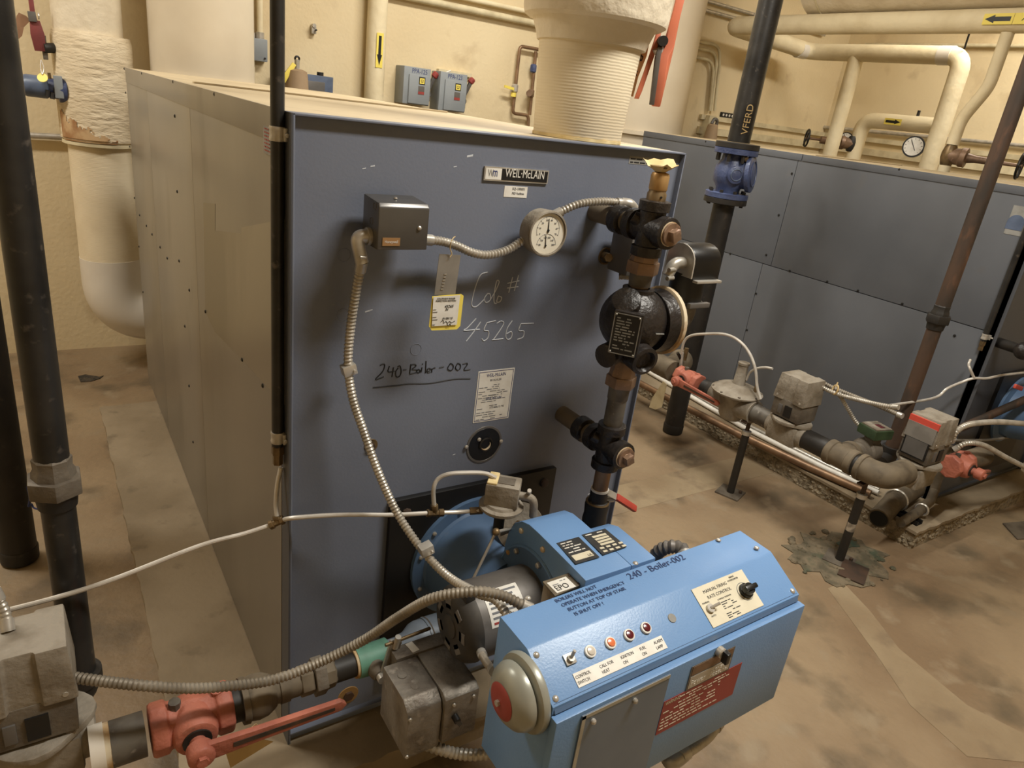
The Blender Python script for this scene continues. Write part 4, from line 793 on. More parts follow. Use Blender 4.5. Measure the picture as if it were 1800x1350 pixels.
# foreground line into the near burner
t = thing('gas_nipple', (-.36, GY, GZ-.03), 'dusty short gas nipple with white tape beside the red valve', 'pipe')
B().cyl((-.425, GY, GZ), (-.40, GY, GZ), .047).build('white_collar', 'white_plastic', t); B().cyl((-.40, GY, GZ), (-.388, GY, GZ), .044).build('tape', 'gasket_cream', t)
B().cyl((-.39, GY, GZ), (-.33, GY, GZ), .0445, n=28).build('nipple', 'grey_pipe', t)
def plug_valve(base, axis, label, name='gas_valve', lever=None):
    p = V(base); a = V(axis).normalized(); s = Z.cross(a).normalized()                    # -s: towards the operator
    t = thing(name, p-Z*.06, label, 'gas valve', 'red gas cocks')
    b = B().lathe(p-a*.078, a, [(0, .050), (.006, .054), (.030, .054), (.034, .048), (.05, .046), (.07, .052), (.085, .052), (.105, .046), (.122, .048), (.126, .054), (.150, .054), (.156, .050)], 8)
    b.lathe(p, -s, [(-.045, .030), (-.03, .044), (.0, .05), (.04, .046), (.06, .040), (.062, .030)], 24)
    b.build('body', 'valve_red', t, .003)
    B().cyl(p-s*.062, p-s*.066, .028).build('gland', 'dark_pipe', t)
    for q in (a*.05+Z*.045, -a*.03+Z*.05): B().lathe(p+q, Z, [(-.01, .012), (.008, .012), (.009, .009)], 8).build('plug', 'grey_pipe' if q.dot(a) < 0 else 'valve_red', t)
    h = p-s*.095; B().cyl(p-s*.06, h, .016).build('stem', 'valve_red', t)
    L = V(lever).normalized(); w = L.cross(s).normalized()
    lv = B().lathe(h+s*.014, -s, [(0, .026), (.03, .026), (.034, .02)], 20)
    lv.ext([h+L*.012-w*.021-s*.008, h+L*.10-w*.017-s*.008, h+L*.285-w*.013-s*.008, h+L*.298-s*.008, h+L*.285+w*.013-s*.008, h+L*.10+w*.017-s*.008, h+L*.012+w*.021-s*.008], s*.014)
    lo = lv.build('lever', 'valve_red', t, .003)
    B().ext([h+L*.06-w*.006-s*.0092, h+L*.27-w*.004-s*.0092, h+L*.27+w*.004-s*.0092, h+L*.06+w*.006-s*.0092], s*.0012).build('lever_groove', 'rusty_pipe', lo)
    B().hexn(h-s*.018, h-s*.028, .012).build('lever_nut', 'valve_red', t)
    return t
plug_valve((-.243, GY, GZ), X, 'red gas cock with a long lever pointing along the near gas line', lever=(1, 0, -.01))
t = thing('paper_tag', (-0.1464,-0.2250,0.4216), 'folded yellow paper tag tucked behind the red lever', 'paper tag')
B().ext([(-0.1961,-0.2220,0.4154),(-0.1338,-0.2220,0.4568),(-0.1179,-0.2220,0.4331),(-0.1285,-0.2220,0.4126),(-0.0994,-0.2220,0.3880),(-0.1864,-0.2220,0.3586)], (0, .001, 0)).build('paper', 'tag_paper', t)
t = thing('pipe_reducer', (-.10, GY, GZ-.04), 'dusty bell reducer between red valve and union', 'pipe fitting')
B().cyl((-.165, GY, GZ), (-.140, GY, GZ), .040).build('nipple', 'dark_pipe', t)
B().lathe((-.146, GY, GZ), X, [(0, .049), (.012, .050), (.014, .046), (.03, .049), (.05, .046), (.065, .038), (.07, .034)], 28).build('bell', 'dusty_pipe', t)
B().lathe((-.076, GY, GZ), X, [(0, .030), (.01, .030), (.01, .033), (.03, .033), (.03, .029), (.06, .029)], 24).build('bushing', 'dusty_pipe', t)
t = thing('pipe_union', (.03, GY, GZ-.04), 'dusty hex union on the near gas line before the green valve', 'pipe union')
B().hexn((-.02, GY, GZ), (.008, GY, GZ), .036).build('hex_end', 'dusty_pipe', t, .003); B().hexn((.010, GY, GZ), (.036, GY, GZ), .045).build('ring_nut', 'dusty_cast_dark', t, .003); B().lathe((.036, GY, GZ), X, [(0, .036), (.02, .034), (.024, .03)], 8).build('tail', 'dusty_pipe', t)
t = thing('gas_nipple', (.085, GY, GZ-.03), 'dark greasy gas nipple entering the green butterfly valve', 'pipe')
B().cyl((.055, GY, GZ), (.112, GY, GZ), .029).build('nipple', 'dark_pipe', t); B().cyl((.108, GY, GZ), (.116, GY, GZ), .034).build('sealant', 'gasket_cream', t)
t = thing('butterfly_valve', (.155, GY, GZ-.035), 'green painted butterfly gas valve with crank arms', 'butterfly valve')
B().lathe((.114, GY, GZ), X, [(0, .036), (.02, .037), (.05, .036), (.078, .037)], 28).build('body', 'green_paint', t)
B().cyl((.15, GY, GZ), (.15, GY-.075, GZ), .011).build('stem', 'steel', t); B().lathe((.15, GY-.03, GZ), (0, -1, 0), [(0, .022), (.02, .02), (.03, .014)], 16).build('stem_boss', 'dusty_cast_dark', t)
B().obox((.166, GY-.06, GZ+.045), (.011, 0, .05), (0, .003, 0), (.008, 0, -.002)).build('crank_arm', 'steel', t); B().obox((.178, GY-.064, GZ+.04), (.011, 0, .05), (0, .003, 0), (.006, 0, -.002)).build('crank_arm', 'dusty_cast_dark', t)
B().cyl((.155, GY-.065, GZ+.092), (.275, GY-.05, GZ+.085), .0042, n=8).build('link_rod', 'tarnished_brass', t); B().cyl((.18, GY-.064, GZ+.075), (.183, GY-.07, GZ+.11), .007).build('swivel', 'steel', t)
t = thing('gas_inlet', (.26, GY, GZ-.04), 'blue-grey gas inlet pipe leading into the burner', 'gas pipe')
B().lathe((.192, GY, GZ), X, [(0, .030), (.03, .030), (.034, .033), (.05, .036), (.07, .05), (.085, .054), (.10, .054), (.10, .056), (.15, .056), (.19, .05)], 28).build('pipe', 'gas_grey', t)
B().ring((.30, GY, GZ), X, .0555, .002, 28, 6).build('seam', 'dusty_cast_dark', t)
# actuated shut-off valve, used on both lines
def gas_actuator(c, a, label, detail, name='gas_actuator'):
    """c: centre of the valve body on the pipe line; a: direction of flow."""
    c = V(c); a = V(a).normalized(); s = Z.cross(a).normalized()
    t = thing(name, c-Z*.075, label, 'valve actuator', 'motorised gas shut-off valves')
    b = B(); b.obox(c-Z*.008, a*.075, s*.058, Z*.048); b.lathe(c-a*.10, a, [(0, .052), (.03, .054), (.17, .054), (.20, .052)], 24)
    b.build('valve_body', 'dusty_cast', t, .012)
    b = B(); 
    poly = []
    for k in range(28):
        an = 2*math.pi*k/28; e = 1+.07*math.cos(4*an); poly.append(c+Z*.045+a*(.098*e*math.cos(an))+s*(.088*e*math.sin(an)))
    b.ext(poly, Z*.016); fl = b.build('bonnet_flange', 'dusty_cast', t, .003)
    for k in range(4):
        an = math.pi/4+k*math.pi/2; B().lathe(c+Z*.06+a*(.082*math.cos(an))+s*(.074*math.sin(an)), Z, [(0, .009), (.006, .009), (.008, .006)], 8).build('bolt', 'dusty_cast_dark', fl)
    b = B()
    lo = [(-.080, -.066), (.080, -.066), (.080, .066), (-.080, .066)]
    b.obox(c+Z*.112, a*.074, s*.064, Z*.044); b.build('base_housing', 'dusty_cast_dark', t, .004)
    b = B(); top = []
    for x, y in ((-.080, -.070), (-.03, -.070), (-.026, -.062), (.022, -.062), (.026, -.070), (.080, -.070), (.080, .070), (.03, .070), (.026, .062), (-.026, .062), (-.03, .070), (-.080, .070)): top.append(c+Z*.150+a*x+s*y)
    P0 = top; P1 = [c+Z*.268+(p-(c+Z*.150))*.90 for p in top]; n = len(P0)
    b.add(P0+P1, [tuple(range(n))[::-1], tuple(range(n, 2*n))]+[(i, (i+1) % n, n+(i+1) % n, n+i) for i in range(n)]); b.build('cover', 'dusty_cast', t, .004)
    if detail == 'stripe':
        f = c+s*.0+V((0, 0, 0)); w = -a
        B().obox(c-a*.076+Z*.245, s*.062, Z*.014, a*.006).build('red_stripe', 'signal_red', t)
        k = B().obox(c-a*.082+Z*.20, s*.060, Z*.034, a*.002).build('steel_label', 'tag_aluminium', t)
        B().obox(c-a*.080+Z*.128, s*.052, Z*.042, a*.004).build('window_frame', 'black_paint', t); B().obox(c-a*.083+Z*.128, s*.046, Z*.036, a*.002).build('window', 'housing_grey', t)
    for e in (-1, 1):
        o_ = c+s*(-.0+e*0)-a*.076+s*(.035*e)+Z*.105
        B().lathe(c+a*(.06*e)-s*.066+Z*.165, -s, [(0, .006), (.004, .005)], 10).build('screw', 'steel', t)
    B().obox(c-s*.065+a*.012+Z*.105, a*.018, s*.003, Z*.026).build('sight_window', 'black_paint', t)
    B().obox(c-s*.064-a*.030+Z*.105, a*.010, s*.004, Z*.022).build('latch', 'housing_grey', t, .002)
    return t
gas_actuator((-.510, GY+.06, GZ), X, 'dusty grey motorised gas valve at the start of the near line', 'plain')
flex('flexible_conduit', [(-0.5245,-0.0600,0.7154),(-0.5248,-0.0500,0.7282),(-0.5277,-0.0400,0.7472),(-0.5372,-0.0300,0.7809)], .0095, 'flex_steel', 'bright steel conduit rising from the near motorised gas valve', .009)
# vent riser with union beside the near gas line
RX, RY = -.428, .085
def riser(dx, m, label, lab2, mu, top):
    t = thing('vent_riser', (RX+dx, RY, .36), label, 'pipe', 'tall gas vent risers')
    B().cyl((RX+dx, RY, .43), (RX+dx, RY, top), .0300, n=28).build('pipe', m, t)
    B().bend([(RX+dx, RY, .45), (RX+dx, RY, .39), (RX+dx-.10, RY-.02, .385)], .037, .045).build('elbow', 'dark_pipe', t)
    B().lathe((RX+dx, RY, .425), Z, [(0, .041), (.025, .041), (.027, .034)], 24).build('elbow_collar', 'dark_pipe', t)
    z = 1.07 if dx else .918
    u = B().hexn((RX+dx, RY, z-.018), (RX+dx, RY, z+.018), .050).build('union_nut', mu, t, .003)
    B().lathe((RX+dx, RY, z+.018), Z, [(0, .038), (.012, .037), (.02, .033), (.038, .034), (.042, .031)], 8).build('union_end', mu, u)
    B().lathe((RX+dx, RY, z-.018), (0, 0, -1), [(0, .038), (.012, .036), (.03, .034)], 24).build('union_end', 'dark_pipe', u)
    return t
riser(0, 'black_pipe', 'scuffed black vertical pipe with hex union beside the bare boiler side', '', 'dusty_cast_dark', 3.6)
riser(OFF, 'rusty_pipe', 'rusty vertical pipe with hex union in front of the dark boiler', '', 'dark_pipe', 3.6)
# gas drops with drip legs
DX, DYY = -.584, 1.243
def drop(dx, label):
    t = thing('gas_drop', (DX+dx, DYY, 0), label, 'gas pipe', 'vertical gas drops with drip legs')
    B().cyl((DX+dx, DYY, .045), (DX+dx, DYY, 1.36 if dx else 3.6), .056, n=28).build('pipe', 'dark_pipe', t)
    B().lathe((DX+dx, DYY, 0), Z, [(0, .05), (.008, .058), (.05, .060), (.058, .057)], 28).build('cap', 'dark_pipe', t)
    if dx: B().cyl((DX+dx, DYY, 1.66), (DX+dx, DYY, 3.6), .057, n=28).build('upper_pipe', 'black_pipe', t)
    return t
drop(0, 'thick dark gas drop standing on the floor behind the scuffed black pipe'); gd2 = drop(OFF, 'tall black gas drop carrying the blue check valve')
t = thing('thin_wire', (-.53, 1.2, .4), 'thin blue wire tied round the thick dark gas drop', 'wire')
B().tube([(-0.5304,1.1800,0.3233),(-0.5263,1.1600,0.2897),(-0.5324,1.1500,0.2637),(-0.5237,1.1500,0.2706),(-0.5162,1.1200,0.2711),(-0.4856,0.9000,0.3840),(-0.4627,0.6000,0.5327)], .003, 6).build('wire', 'wire_blue', t)
gx = DX+OFF
text('VFERD', (gx-.0155, DYY-.0567, 1.70), (0, 0, 1), (-.97, .25, 0), .055, 'tag_paper', gd2, 'chalk_mark', wx=.9)
# blue check valve in the far drop
t = thing('check_valve', (gx, DYY, 1.36), 'blue flanged check valve with round bonnet in the black gas drop', 'check valve')
b = B().lathe((gx, DYY, 1.40), Z, [(0, .06), (.03, .062), (.06, .085), (.10, .09), (.14, .085), (.17, .064), (.20, .062)], 28)
b.build('body', 'valve_blue', t)
for z, s in ((1.395, 1), (1.615, -1)):
    k = B().lathe((gx, DYY, z), Z, [(-.014, .108), (-.012, .111), (.012, .111), (.014, .108)], 36).build('flange', 'valve_blue', t)
    k2 = B().lathe((gx, DYY, z-s*.028), Z, [(-.014, .108), (-.012, .111), (.012, .111), (.014, .108)], 36).build('companion_flange', 'dark_pipe', t)
    for q in range(8):
        a = 2*math.pi*(q+.5)/8; B().hexn((gx+.09*math.cos(a), DYY+.09*math.sin(a), z-.052), (gx+.09*math.cos(a), DYY+.09*math.sin(a), z+.028), .010).build('bolt', 'dark_pipe', k)
d = V((.45, -.88, .12)).normalized()
k = B().lathe(V((gx, DYY, 1.505))+d*.05, d, [(0, .075), (.035, .078), (.036, .092), (.056, .094), (.060, .088), (.062, .05), (.068, .03)], 32).build('bonnet', 'valve_blue', t)
B().ring(V((gx, DYY, 1.505))+d*.113, d, .062, .004, 28, 6).build('bonnet_ring', 'valve_blue', k)
d2 = V((-.55, -.83, .05)).normalized(); B().lathe(V((gx, DYY, 1.50))+d2*.07, d2, [(0, .045), (.024, .044), (.028, .036)], 24).build('side_boss', 'valve_blue', t)
B().ring(V((gx, DYY, 1.50))+d2*.10, d2, .028, .003, 20, 6).build('cast_emblem', 'pump_blue', t)
B().lathe((gx-.02, DYY-.085, 1.585), (-.2, -1, .1), [(0, .013), (.012, .012)], 8).build('plug', 'tarnished_brass', t)
# far gas train
TX, TZ = 2.41, .46
t = thing('gas_header', (TX, 1.6, TZ-.05), 'tan gas pipe running along the wall side of the far gas train', 'gas pipe')
B().cyl((TX, 1.24, TZ), (TX, 3.38, TZ), .047, n=24).build('pipe', 'dusty_pipe', t)
B().lathe((TX, 1.13, TZ), Y, [(0, .055), (.004, .058), (.13, .058), (.134, .05)], 28).build('tee', 'dusty_pipe', t)
B().cyl((TX, 1.20, TZ), (gx-.05, DYY, TZ), .050, n=24).build('branch', 'dusty_pipe', t); B().sph((gx-.09, DYY-.02, TZ+.01), .07, n=20).build('elbow', 'dusty_pipe', t)
B().cyl((TX+.09, 1.15, TZ+.05), (TX+.09, 1.15, TZ+.12), .012).build('bleed_stub', 'tarnished_brass', t)
plug_valve((TX, 1.01, TZ), (0, -1, 0), 'red gas cock with lever ahead of the far gas regulator', lever=(.02, -1, -.02))
t = thing('hanging_tag', (2.1981,1.0000,0.4132), 'yellowed plastic tag hanging from the far red gas cock', 'tag')
B().ext([(2.3200,1.1036,0.4223),(2.3200,1.0749,0.4140),(2.3200,1.0757,0.2795),(2.3200,1.1162,0.2480),(2.3200,1.1646,0.2406),(2.3200,1.1580,0.2986)], (.002, 0, 0)).build('sheet', 'plastic_film', t)
t = thing('gas_regulator', (TX, .73, TZ-.09), 'round grey gas regulator with tall spring tower', 'gas regulator')
B().lathe((TX, .90, TZ), (0, -1, 0), [(0, .046), (.04, .046), (.044, .055), (.07, .058)], 24).build('inlet_pipe', 'dark_pipe', t)
b = B().lathe((TX, .70, TZ-.085), Z, [(0, .05), (.02, .062), (.07, .072), (.12, .085), (.135, .09)], 32); b.lathe((TX, .83, TZ), (0, -1, 0), [(0, .058), (.03, .06), (.23, .06), (.26, .058)], 24)
b.build('body', 'dusty_cast', t)
B().lathe((TX, .70, TZ+.052), Z, [(0, .10), (.004, .124), (.012, .126), (.016, .118), (.03, .10), (.045, .062), (.05, .03)], 40).build('diaphragm_case', 'dusty_cast', t)
B().lathe((TX, .70, TZ+.095), Z, [(0, .036), (.01, .03), (.105, .024), (.107, .028), (.118, .028), (.12, .02)], 20).build('spring_tower', 'dusty_cast', t)
for k in range(8):
    a = 2*math.pi*k/8; B().lathe((TX+.115*math.cos(a), .70+.115*math.sin(a), TZ+.066), Z, [(0, .008), (.006, .007)], 6).build('bolt', 'dusty_cast_dark', t)
B().hexn((TX+.03, .62, TZ+.075), (TX+.03, .62, TZ+.13), .009).build('vent_fitting', 'tarnished_brass', t)
def gas_pipe(p, q, label, m='grey_pipe', r=.046):
    t = thing('gas_nipple', p, label, 'pipe'); B().cyl(p, q, r, n=28).build('nipple', m, t); return t
gas_pipe((TX, .57, TZ), (TX, .46, TZ), 'dark gas nipple between regulator and far motorised valve')
gas_actuator((TX, .375, TZ), (0, -1, 0), 'tan motorised gas valve between regulator and tee on far line', 'plain')
gas_pipe((TX, .28, TZ), (TX, .15, TZ), 'dark gas nipple between far motorised valve and dusty tee', 'dark_pipe')
t = thing('gas_tee', (TX, .09, TZ-.06), 'dusty gas tee with branch towards the green solenoid', 'pipe fitting')
B().lathe((TX, .16, TZ), (0, -1, 0), [(0, .052), (.004, .056), (.03, .056), (.034, .051), (.10, .051), (.104, .056), (.13, .056), (.134, .052)], 28).build('run', 'dusty_pipe', t)
B().lathe((TX, .095, TZ), (1, .1, .0), [(0, .051), (.05, .051), (.052, .056), (.08, .056), (.084, .05)], 28).build('branch', 'dusty_pipe', t)
t = thing('gas_elbow', (TX, -.09, TZ-.06), 'smooth dusty gas elbow turning towards the far burner', 'pipe fitting')
B().cyl((TX, .04, TZ), (TX, -.01, TZ), .047).build('nipple', 'dark_pipe', t)
B().bend([(TX, .0, TZ), (TX, -.105, TZ), (TX+.16, -.102, TZ)], .054, .085, 24, 12).build('elbow', 'dusty_pipe', t)
B().lathe((TX, .01, TZ), (0, -1, 0), [(0, .052), (.003, .059), (.022, .059), (.025, .054)], 28).build('collar', 'dusty_pipe', t)
gas_actuator((2.665, -.10, GZ), X, 'far motorised gas valve with red stripe and square window', 'stripe')
plug_valve((2.955, GY, GZ), X, 'red gas cock with stubby-looking lever beside the far burner', lever=(.94, .2, -.26))
gas_pipe((3.03, GY, GZ), (3.20, GY, GZ), 'dusty gas nipple leading from far red cock to burner', 'dusty_pipe')
t = thing('solenoid_valve', (2.60, .08, TZ-.04), 'green-topped solenoid vent valve behind the dusty gas tee', 'solenoid valve')
B().lathe((2.50, .095, TZ), X, [(0, .046), (.03, .046), (.032, .052), (.06, .052), (.07, .06), (.13, .06)], 20).build('body', 'dusty_cast_dark', t)
B().obox((2.60, .085, TZ+.10), (.052, -.012, 0), (.012, .05, 0), (0, 0, .022)).build('coil_housing', 'green_dark', t, .006)
B().obox((2.60, .085, TZ+.124), (.044, -.010, 0), (.010, .042, 0), (0, 0, .003)).build('label_plate', 'dusty_cast', t); B().obox((2.605, .075, TZ+.128), (.012, -.003, 0), (.004, .018, 0), (0, 0, .001)).build('red_mark', 'lens_red', t)
B().cyl((2.60, .085, TZ+.05), (2.60, .085, TZ+.08), .035).build('neck', 'dusty_cast_dark', t)
# pipe stands
def stand(p, top, label):
    p = V(p); t = thing('pipe_stand', (p.x, p.y, 0), label, 'pipe stand', 'adjustable pipe stands')
    a = math.radians(20); B().obox(p+Z*.004, (.06*math.cos(a), .06*math.sin(a), 0), (-.06*math.sin(a), .06*math.cos(a), 0), (0, 0, .004)).build('base_plate', 'dusty_cast_dark', t)
    B().cyl(p+Z*.008, (p.x, p.y, top-.11), .019, n=16).build('post', 'dark_pipe', t); B().lathe((p.x, p.y, top-.125), Z, [(0, .023), (.02, .023), (.022, .01)], 16).build('collar', 'steel', t)
    B().cyl((p.x, p.y, top-.11), (p.x, p.y, top-.045), .010).build('threaded_rod', 'rusty_pipe', t)
    B().obox((p.x, p.y, top-.05), (.05, 0, 0), (0, .014, 0), (0, 0, .004)).build('saddle', 'rusty_pipe', t); B().cyl(p+V((.04, -.03, .008)), p+V((.04, -.03, .02)), .008).build('anchor_bolt', 'rusty_pipe', t)
    return t
stand((2.41, .585, 0), TZ, 'dark pipe stand under the nipple beside the gas regulator')
st = stand((2.427, -.033, 0), TZ-.01, 'dark pipe stand with silver tape near the broken floor patch')
B().cyl((2.427, -.033, .16), (2.427, -.033, .20), .0195, n=16).build('tape', 'silver_tape', st)
t = thing('broken_floor_patch', (2.47, -.05, 0), 'broken rough concrete patch with greenish stain round the taped pipe stand', 'floor patch')
rnd = random.Random(3); b = B(); P = []
for k in range(28):
    a = 2*math.pi*k/28; r = rnd.uniform(.15, .25); P.append((2.45+r*1.2*math.cos(a), -.02+r*.9*math.sin(a), .0))
b.ext(P, (0, 0, .004)).build('patch', 'patch_dark', t)
b = B()
for k in range(46): a = rnd.uniform(0, 6.28); r = rnd.uniform(.1, .24); b.sph((2.45+r*1.1*math.cos(a), -.02+r*.85*math.sin(a), .004), rnd.uniform(.006, .02), (1, 1, .5), 6, 4)
o = b.build('rubble', 'patch_dark', t); o['kind'] = 'stuff'
B().ext([(2.60+.06*math.cos(a)*(1+.3*math.sin(3*a)), .03+.035*math.sin(a)*(1+.3*math.cos(5*a)), .0045) for a in [6.28*k/20 for k in range(20)]], (0, 0, .002)).build('green_stain', 'stain_green', t)
B().obox((2.40, -.12, .006), (.07, .03, 0), (-.02, .05, 0), (0, 0, .004)).build('rusted_plate', 'rusty_pipe', t)
# sensing lines and conduits of the far gas train
tubing('sensing_tube', [[(2.4100,1.1036,0.5715),(2.4000,1.0908,0.6479),(2.4000,1.0539,0.6923),(2.4000,0.9650,0.7317),(2.4000,0.8426,0.7699),(2.4000,0.7503,0.7658),(2.4000,0.6751,0.7279),(2.4000,0.6212,0.6659),(2.4000,0.5874,0.5907),(2.4000,0.5512,0.5403)]], .007, 'tubing', 'grey tube looping from the far bleed stub to the motorised valve')
tubing('sensing_tube', [[(2.4200,0.6703,0.5909),(2.4200,0.6623,0.6332),(2.4200,0.6308,0.6661),(2.4200,0.5869,0.6888),(2.4200,0.5466,0.6984)]], .006, 'tubing', 'short arched tube between far regulator and motorised valve')
t = thing('bleed_valve', (2.4300,1.1131,0.5069), 'small bleed valve with black knob on the far gas header', 'valve'); B().cyl((2.4300,1.1022,0.4845), (2.4300,1.1150,0.5722), .010).build('body', 'steel', t); B().cyl((2.4300,1.1123,0.5337), (2.4000,1.1198,0.5730), .008).build('knob', 'black_plastic', t)
flex('flexible_conduit', [(2.4483,0.3200,0.7055),(2.4947,0.2800,0.6832),(2.5383,0.2200,0.6752),(2.5076,0.1000,0.7030),(2.4926,0.0200,0.7238),(2.4946,-0.0200,0.7358)], .010, 'flex_steel', 'light cable bundled between the two far motorised gas valves', .010)
flex('flexible_conduit', [(2.5055,0.3600,0.7054),(2.5626,0.3100,0.6797),(2.6204,0.2400,0.6622),(2.5886,0.1000,0.6762),(2.5760,-0.0100,0.6807)], .010, 'flex_dusty', 'dusty conduit drooping between the two far motorised gas valves', .010)
flex('flexible_conduit', [(2.5335,0.2600,0.6757),(2.5690,0.2200,0.6151),(2.6020,0.1800,0.5602),(2.6153,0.1400,0.5425),(2.6290,0.1000,0.5393)], .009, 'flex_steel', 'conduit dropping to the green solenoid valve', .010)
t = thing('cable_tie', (2.5093,0.2700,0.7022), 'pale knotted cable tie round the far conduits', 'cable tie'); B().ring((2.5091,0.2700,0.6939), (.8, -.5, -.2), .022, .004, 16, 6).build('loop', 'tag_paper', t); B().cyl((2.4885,0.2600,0.7143), (2.4952,0.2600,0.7355), .003).build('tail', 'tag_paper', t)
flex('flexible_conduit', [(2.9044,-0.1000,0.5513),(2.8897,-0.1100,0.6009),(2.9478,-0.1200,0.6331),(3.1185,-0.1400,0.6311),(3.3180,-0.1600,0.6080),(3.6215,-0.1800,0.5569)], .013, 'flex_steel', 'bright flexible conduit curving from the far motorised valve past the rusty pipe', .011)
flex('flexible_conduit', [(2.9195,-0.1200,0.5157),(2.9398,-0.1500,0.5585),(3.0438,-0.1800,0.5444),(3.2703,-0.2100,0.4551),(3.7113,-0.2400,0.2927)], .012, 'flex_steel', 'bright flexible conduit sagging below the far red gas cock', .011)
tubing('sensing_tube', [[(3.1020,-0.0200,0.4828),(3.3268,-0.0300,0.4508),(3.5654,-0.0400,0.4229),(3.9967,-0.0600,0.4037)]], .007, 'flex_dusty', 'thin grey cable running level behind the far conduits')
tubing('sensing_tube', [[(2.5533,0.0600,0.6983),(2.9651,0.0600,0.6842),(3.0453,0.0500,0.7275),(3.1147,0.0300,0.7593),(3.1501,0.0000,0.7875),(3.2210,-0.0250,0.7898),(3.3367,-0.0450,0.8027),(3.7123,-0.0600,0.7909)], [(3.1477,0.0000,0.7906),(3.1223,0.0200,0.8308),(3.1440,0.0400,0.8437),(3.1562,0.0450,0.8634)]], .006, 'tubing', 'thin white sensing tube kinking towards the front of the far boiler')
# ================================================================ pipes behind and above the boilers
def cyl_y(*a, **k): return B().cyl(*a, **k)
# insulated heating riser on top of the near boiler
t = thing('supply_riser', (.745, .145, H1), 'cream canvas-wrapped riser standing on top of the near boiler', 'insulated pipe')
SXp, SYp = .757, .150
B().lathe((SXp, SYp, H1), Z, [(0, .108), (.01, .111), (.12, .118), (.24, .126), (.30, .126)], 48).build('lower_wrap', 'canvas_ribbed', t)
rnd = random.Random(2); P = []
for k in range(60):
    a = 2*math.pi*k/60; P.append(((SXp+(.110+rnd.uniform(0, .005))*math.cos(a)), SYp+(.110+rnd.uniform(0, .005))*math.sin(a), H1+.001))
B().ext(P, (0, 0, .007)).build('frayed_edge', 'gold_plate' if False else 'paper_cup', t)
B().lathe((SXp+.004, SYp, H1+.262), Z, [(0, .160), (.006, .170), (.02, .174), (.30, .176), (1.6, .176)], 48).build('upper_jacket', 'canvas_insulation', t)
B().lathe((SXp+.003, SYp, H1+.215), Z, [(0, .132), (.02, .138), (.05, .15)], 48).build('collar', 'canvas_insulation', t)
# orange valve levers at the riser
lv = thing('valve_lever', (0.9724,0.1600,1.8032), 'pair of orange squeeze valve levers hanging beside the canvas riser', 'valve lever')
def bar(pts, w, m, name, th=.006, parent=lv, ydir=(.75, -.6, 0)):
    pts = [V(p) for p in pts]; n = V(ydir).normalized(); L_, R_ = [], []
    for i, p in enumerate(pts):
        d = (pts[min(i+1, len(pts)-1)]-pts[max(i-1, 0)]).normalized(); s = d.cross(n).normalized(); L_.append(p+s*w[i]); R_.append(p-s*w[i])
    return B().ext(L_+R_[::-1], n*th).build(name, m, parent, .0015)
bar([(0.9605,0.1000,1.9971),(0.9556,0.1000,1.9464),(0.9519,0.1000,1.9180),(0.9528,0.1000,1.8796),(0.9413,0.1000,1.8573),(0.9429,0.1000,1.8155),(0.9466,0.1000,1.7650),(0.9452,0.1000,1.7403)], [.018, .018, .018, .017, .015, .019, .019, .014], 'lever_orange', 'handle', .02)
bar([(0.9198,0.0900,1.8725),(0.9177,0.0900,1.8517),(0.9219,0.0900,1.8001),(0.9246,0.0900,1.7605),(0.9256,0.0900,1.7417)], [.013, .012, .012, .012, .008], 'motor_grey', 'handle_inner', .012)
bar([(0.9338,0.1200,1.9116),(0.9288,0.1200,1.8722),(0.9157,0.1200,1.8180),(0.9046,0.1200,1.7700),(0.8990,0.1200,1.7533)], [.013, .013, .012, .012, .009], 'lever_orange', 'squeeze_lever', .012)
B().cyl((0.9601,0.1300,1.8935), (0.9159,0.0700,1.8873), .012).build('pivot', 'dark_pipe', lv)
B().cyl((0.9290,0.1000,1.8737), (0.9355,0.1000,1.8643), .013).build('spring', 'steel', lv)
t = thing('kraft_tag', (0.9092,0.1400,1.8232), 'kraft paper tag with handwriting behind the orange levers', 'tag')
B().ext([(0.9190,0.1450,1.8863),(0.9395,0.1450,1.8827),(0.9386,0.1450,1.8562),(0.9223,0.1450,1.8046),(0.9166,0.1450,1.7564),(0.8988,0.1450,1.7572),(0.8985,0.1450,1.8217),(0.8983,0.1450,1.8690)], (0, .0015, 0)).build('paper', 'tag_paper', t)
text('Boiler off', (0.9053,0.1430,1.8648), (-.25, 0, -1), (1, 0, -.25), .034, 'black_ink', t, 'handwriting', shear=.2)
# flues behind both boilers
def flue(x, label, r):
    t = thing('flue', (x, 3.0, 0), label, 'flue', 'wide flues behind the boilers')
    B().cyl((x, 3.0, .0), (x, 3.0, 3.6), r, n=56).build('duct', 'flue_paint', t)
    B().lathe((x, 3.0, 1.60), Z, [(0, r+.002), (.002, r+.03), (.03, r+.03), (.032, r+.002)], 56).build('collar', 'flue_paint', t)
flue(.41, 'wide cream flue rising behind the near boiler', .255); flue(3.60, 'wide grey-cream flue rising behind the far boiler', .29)
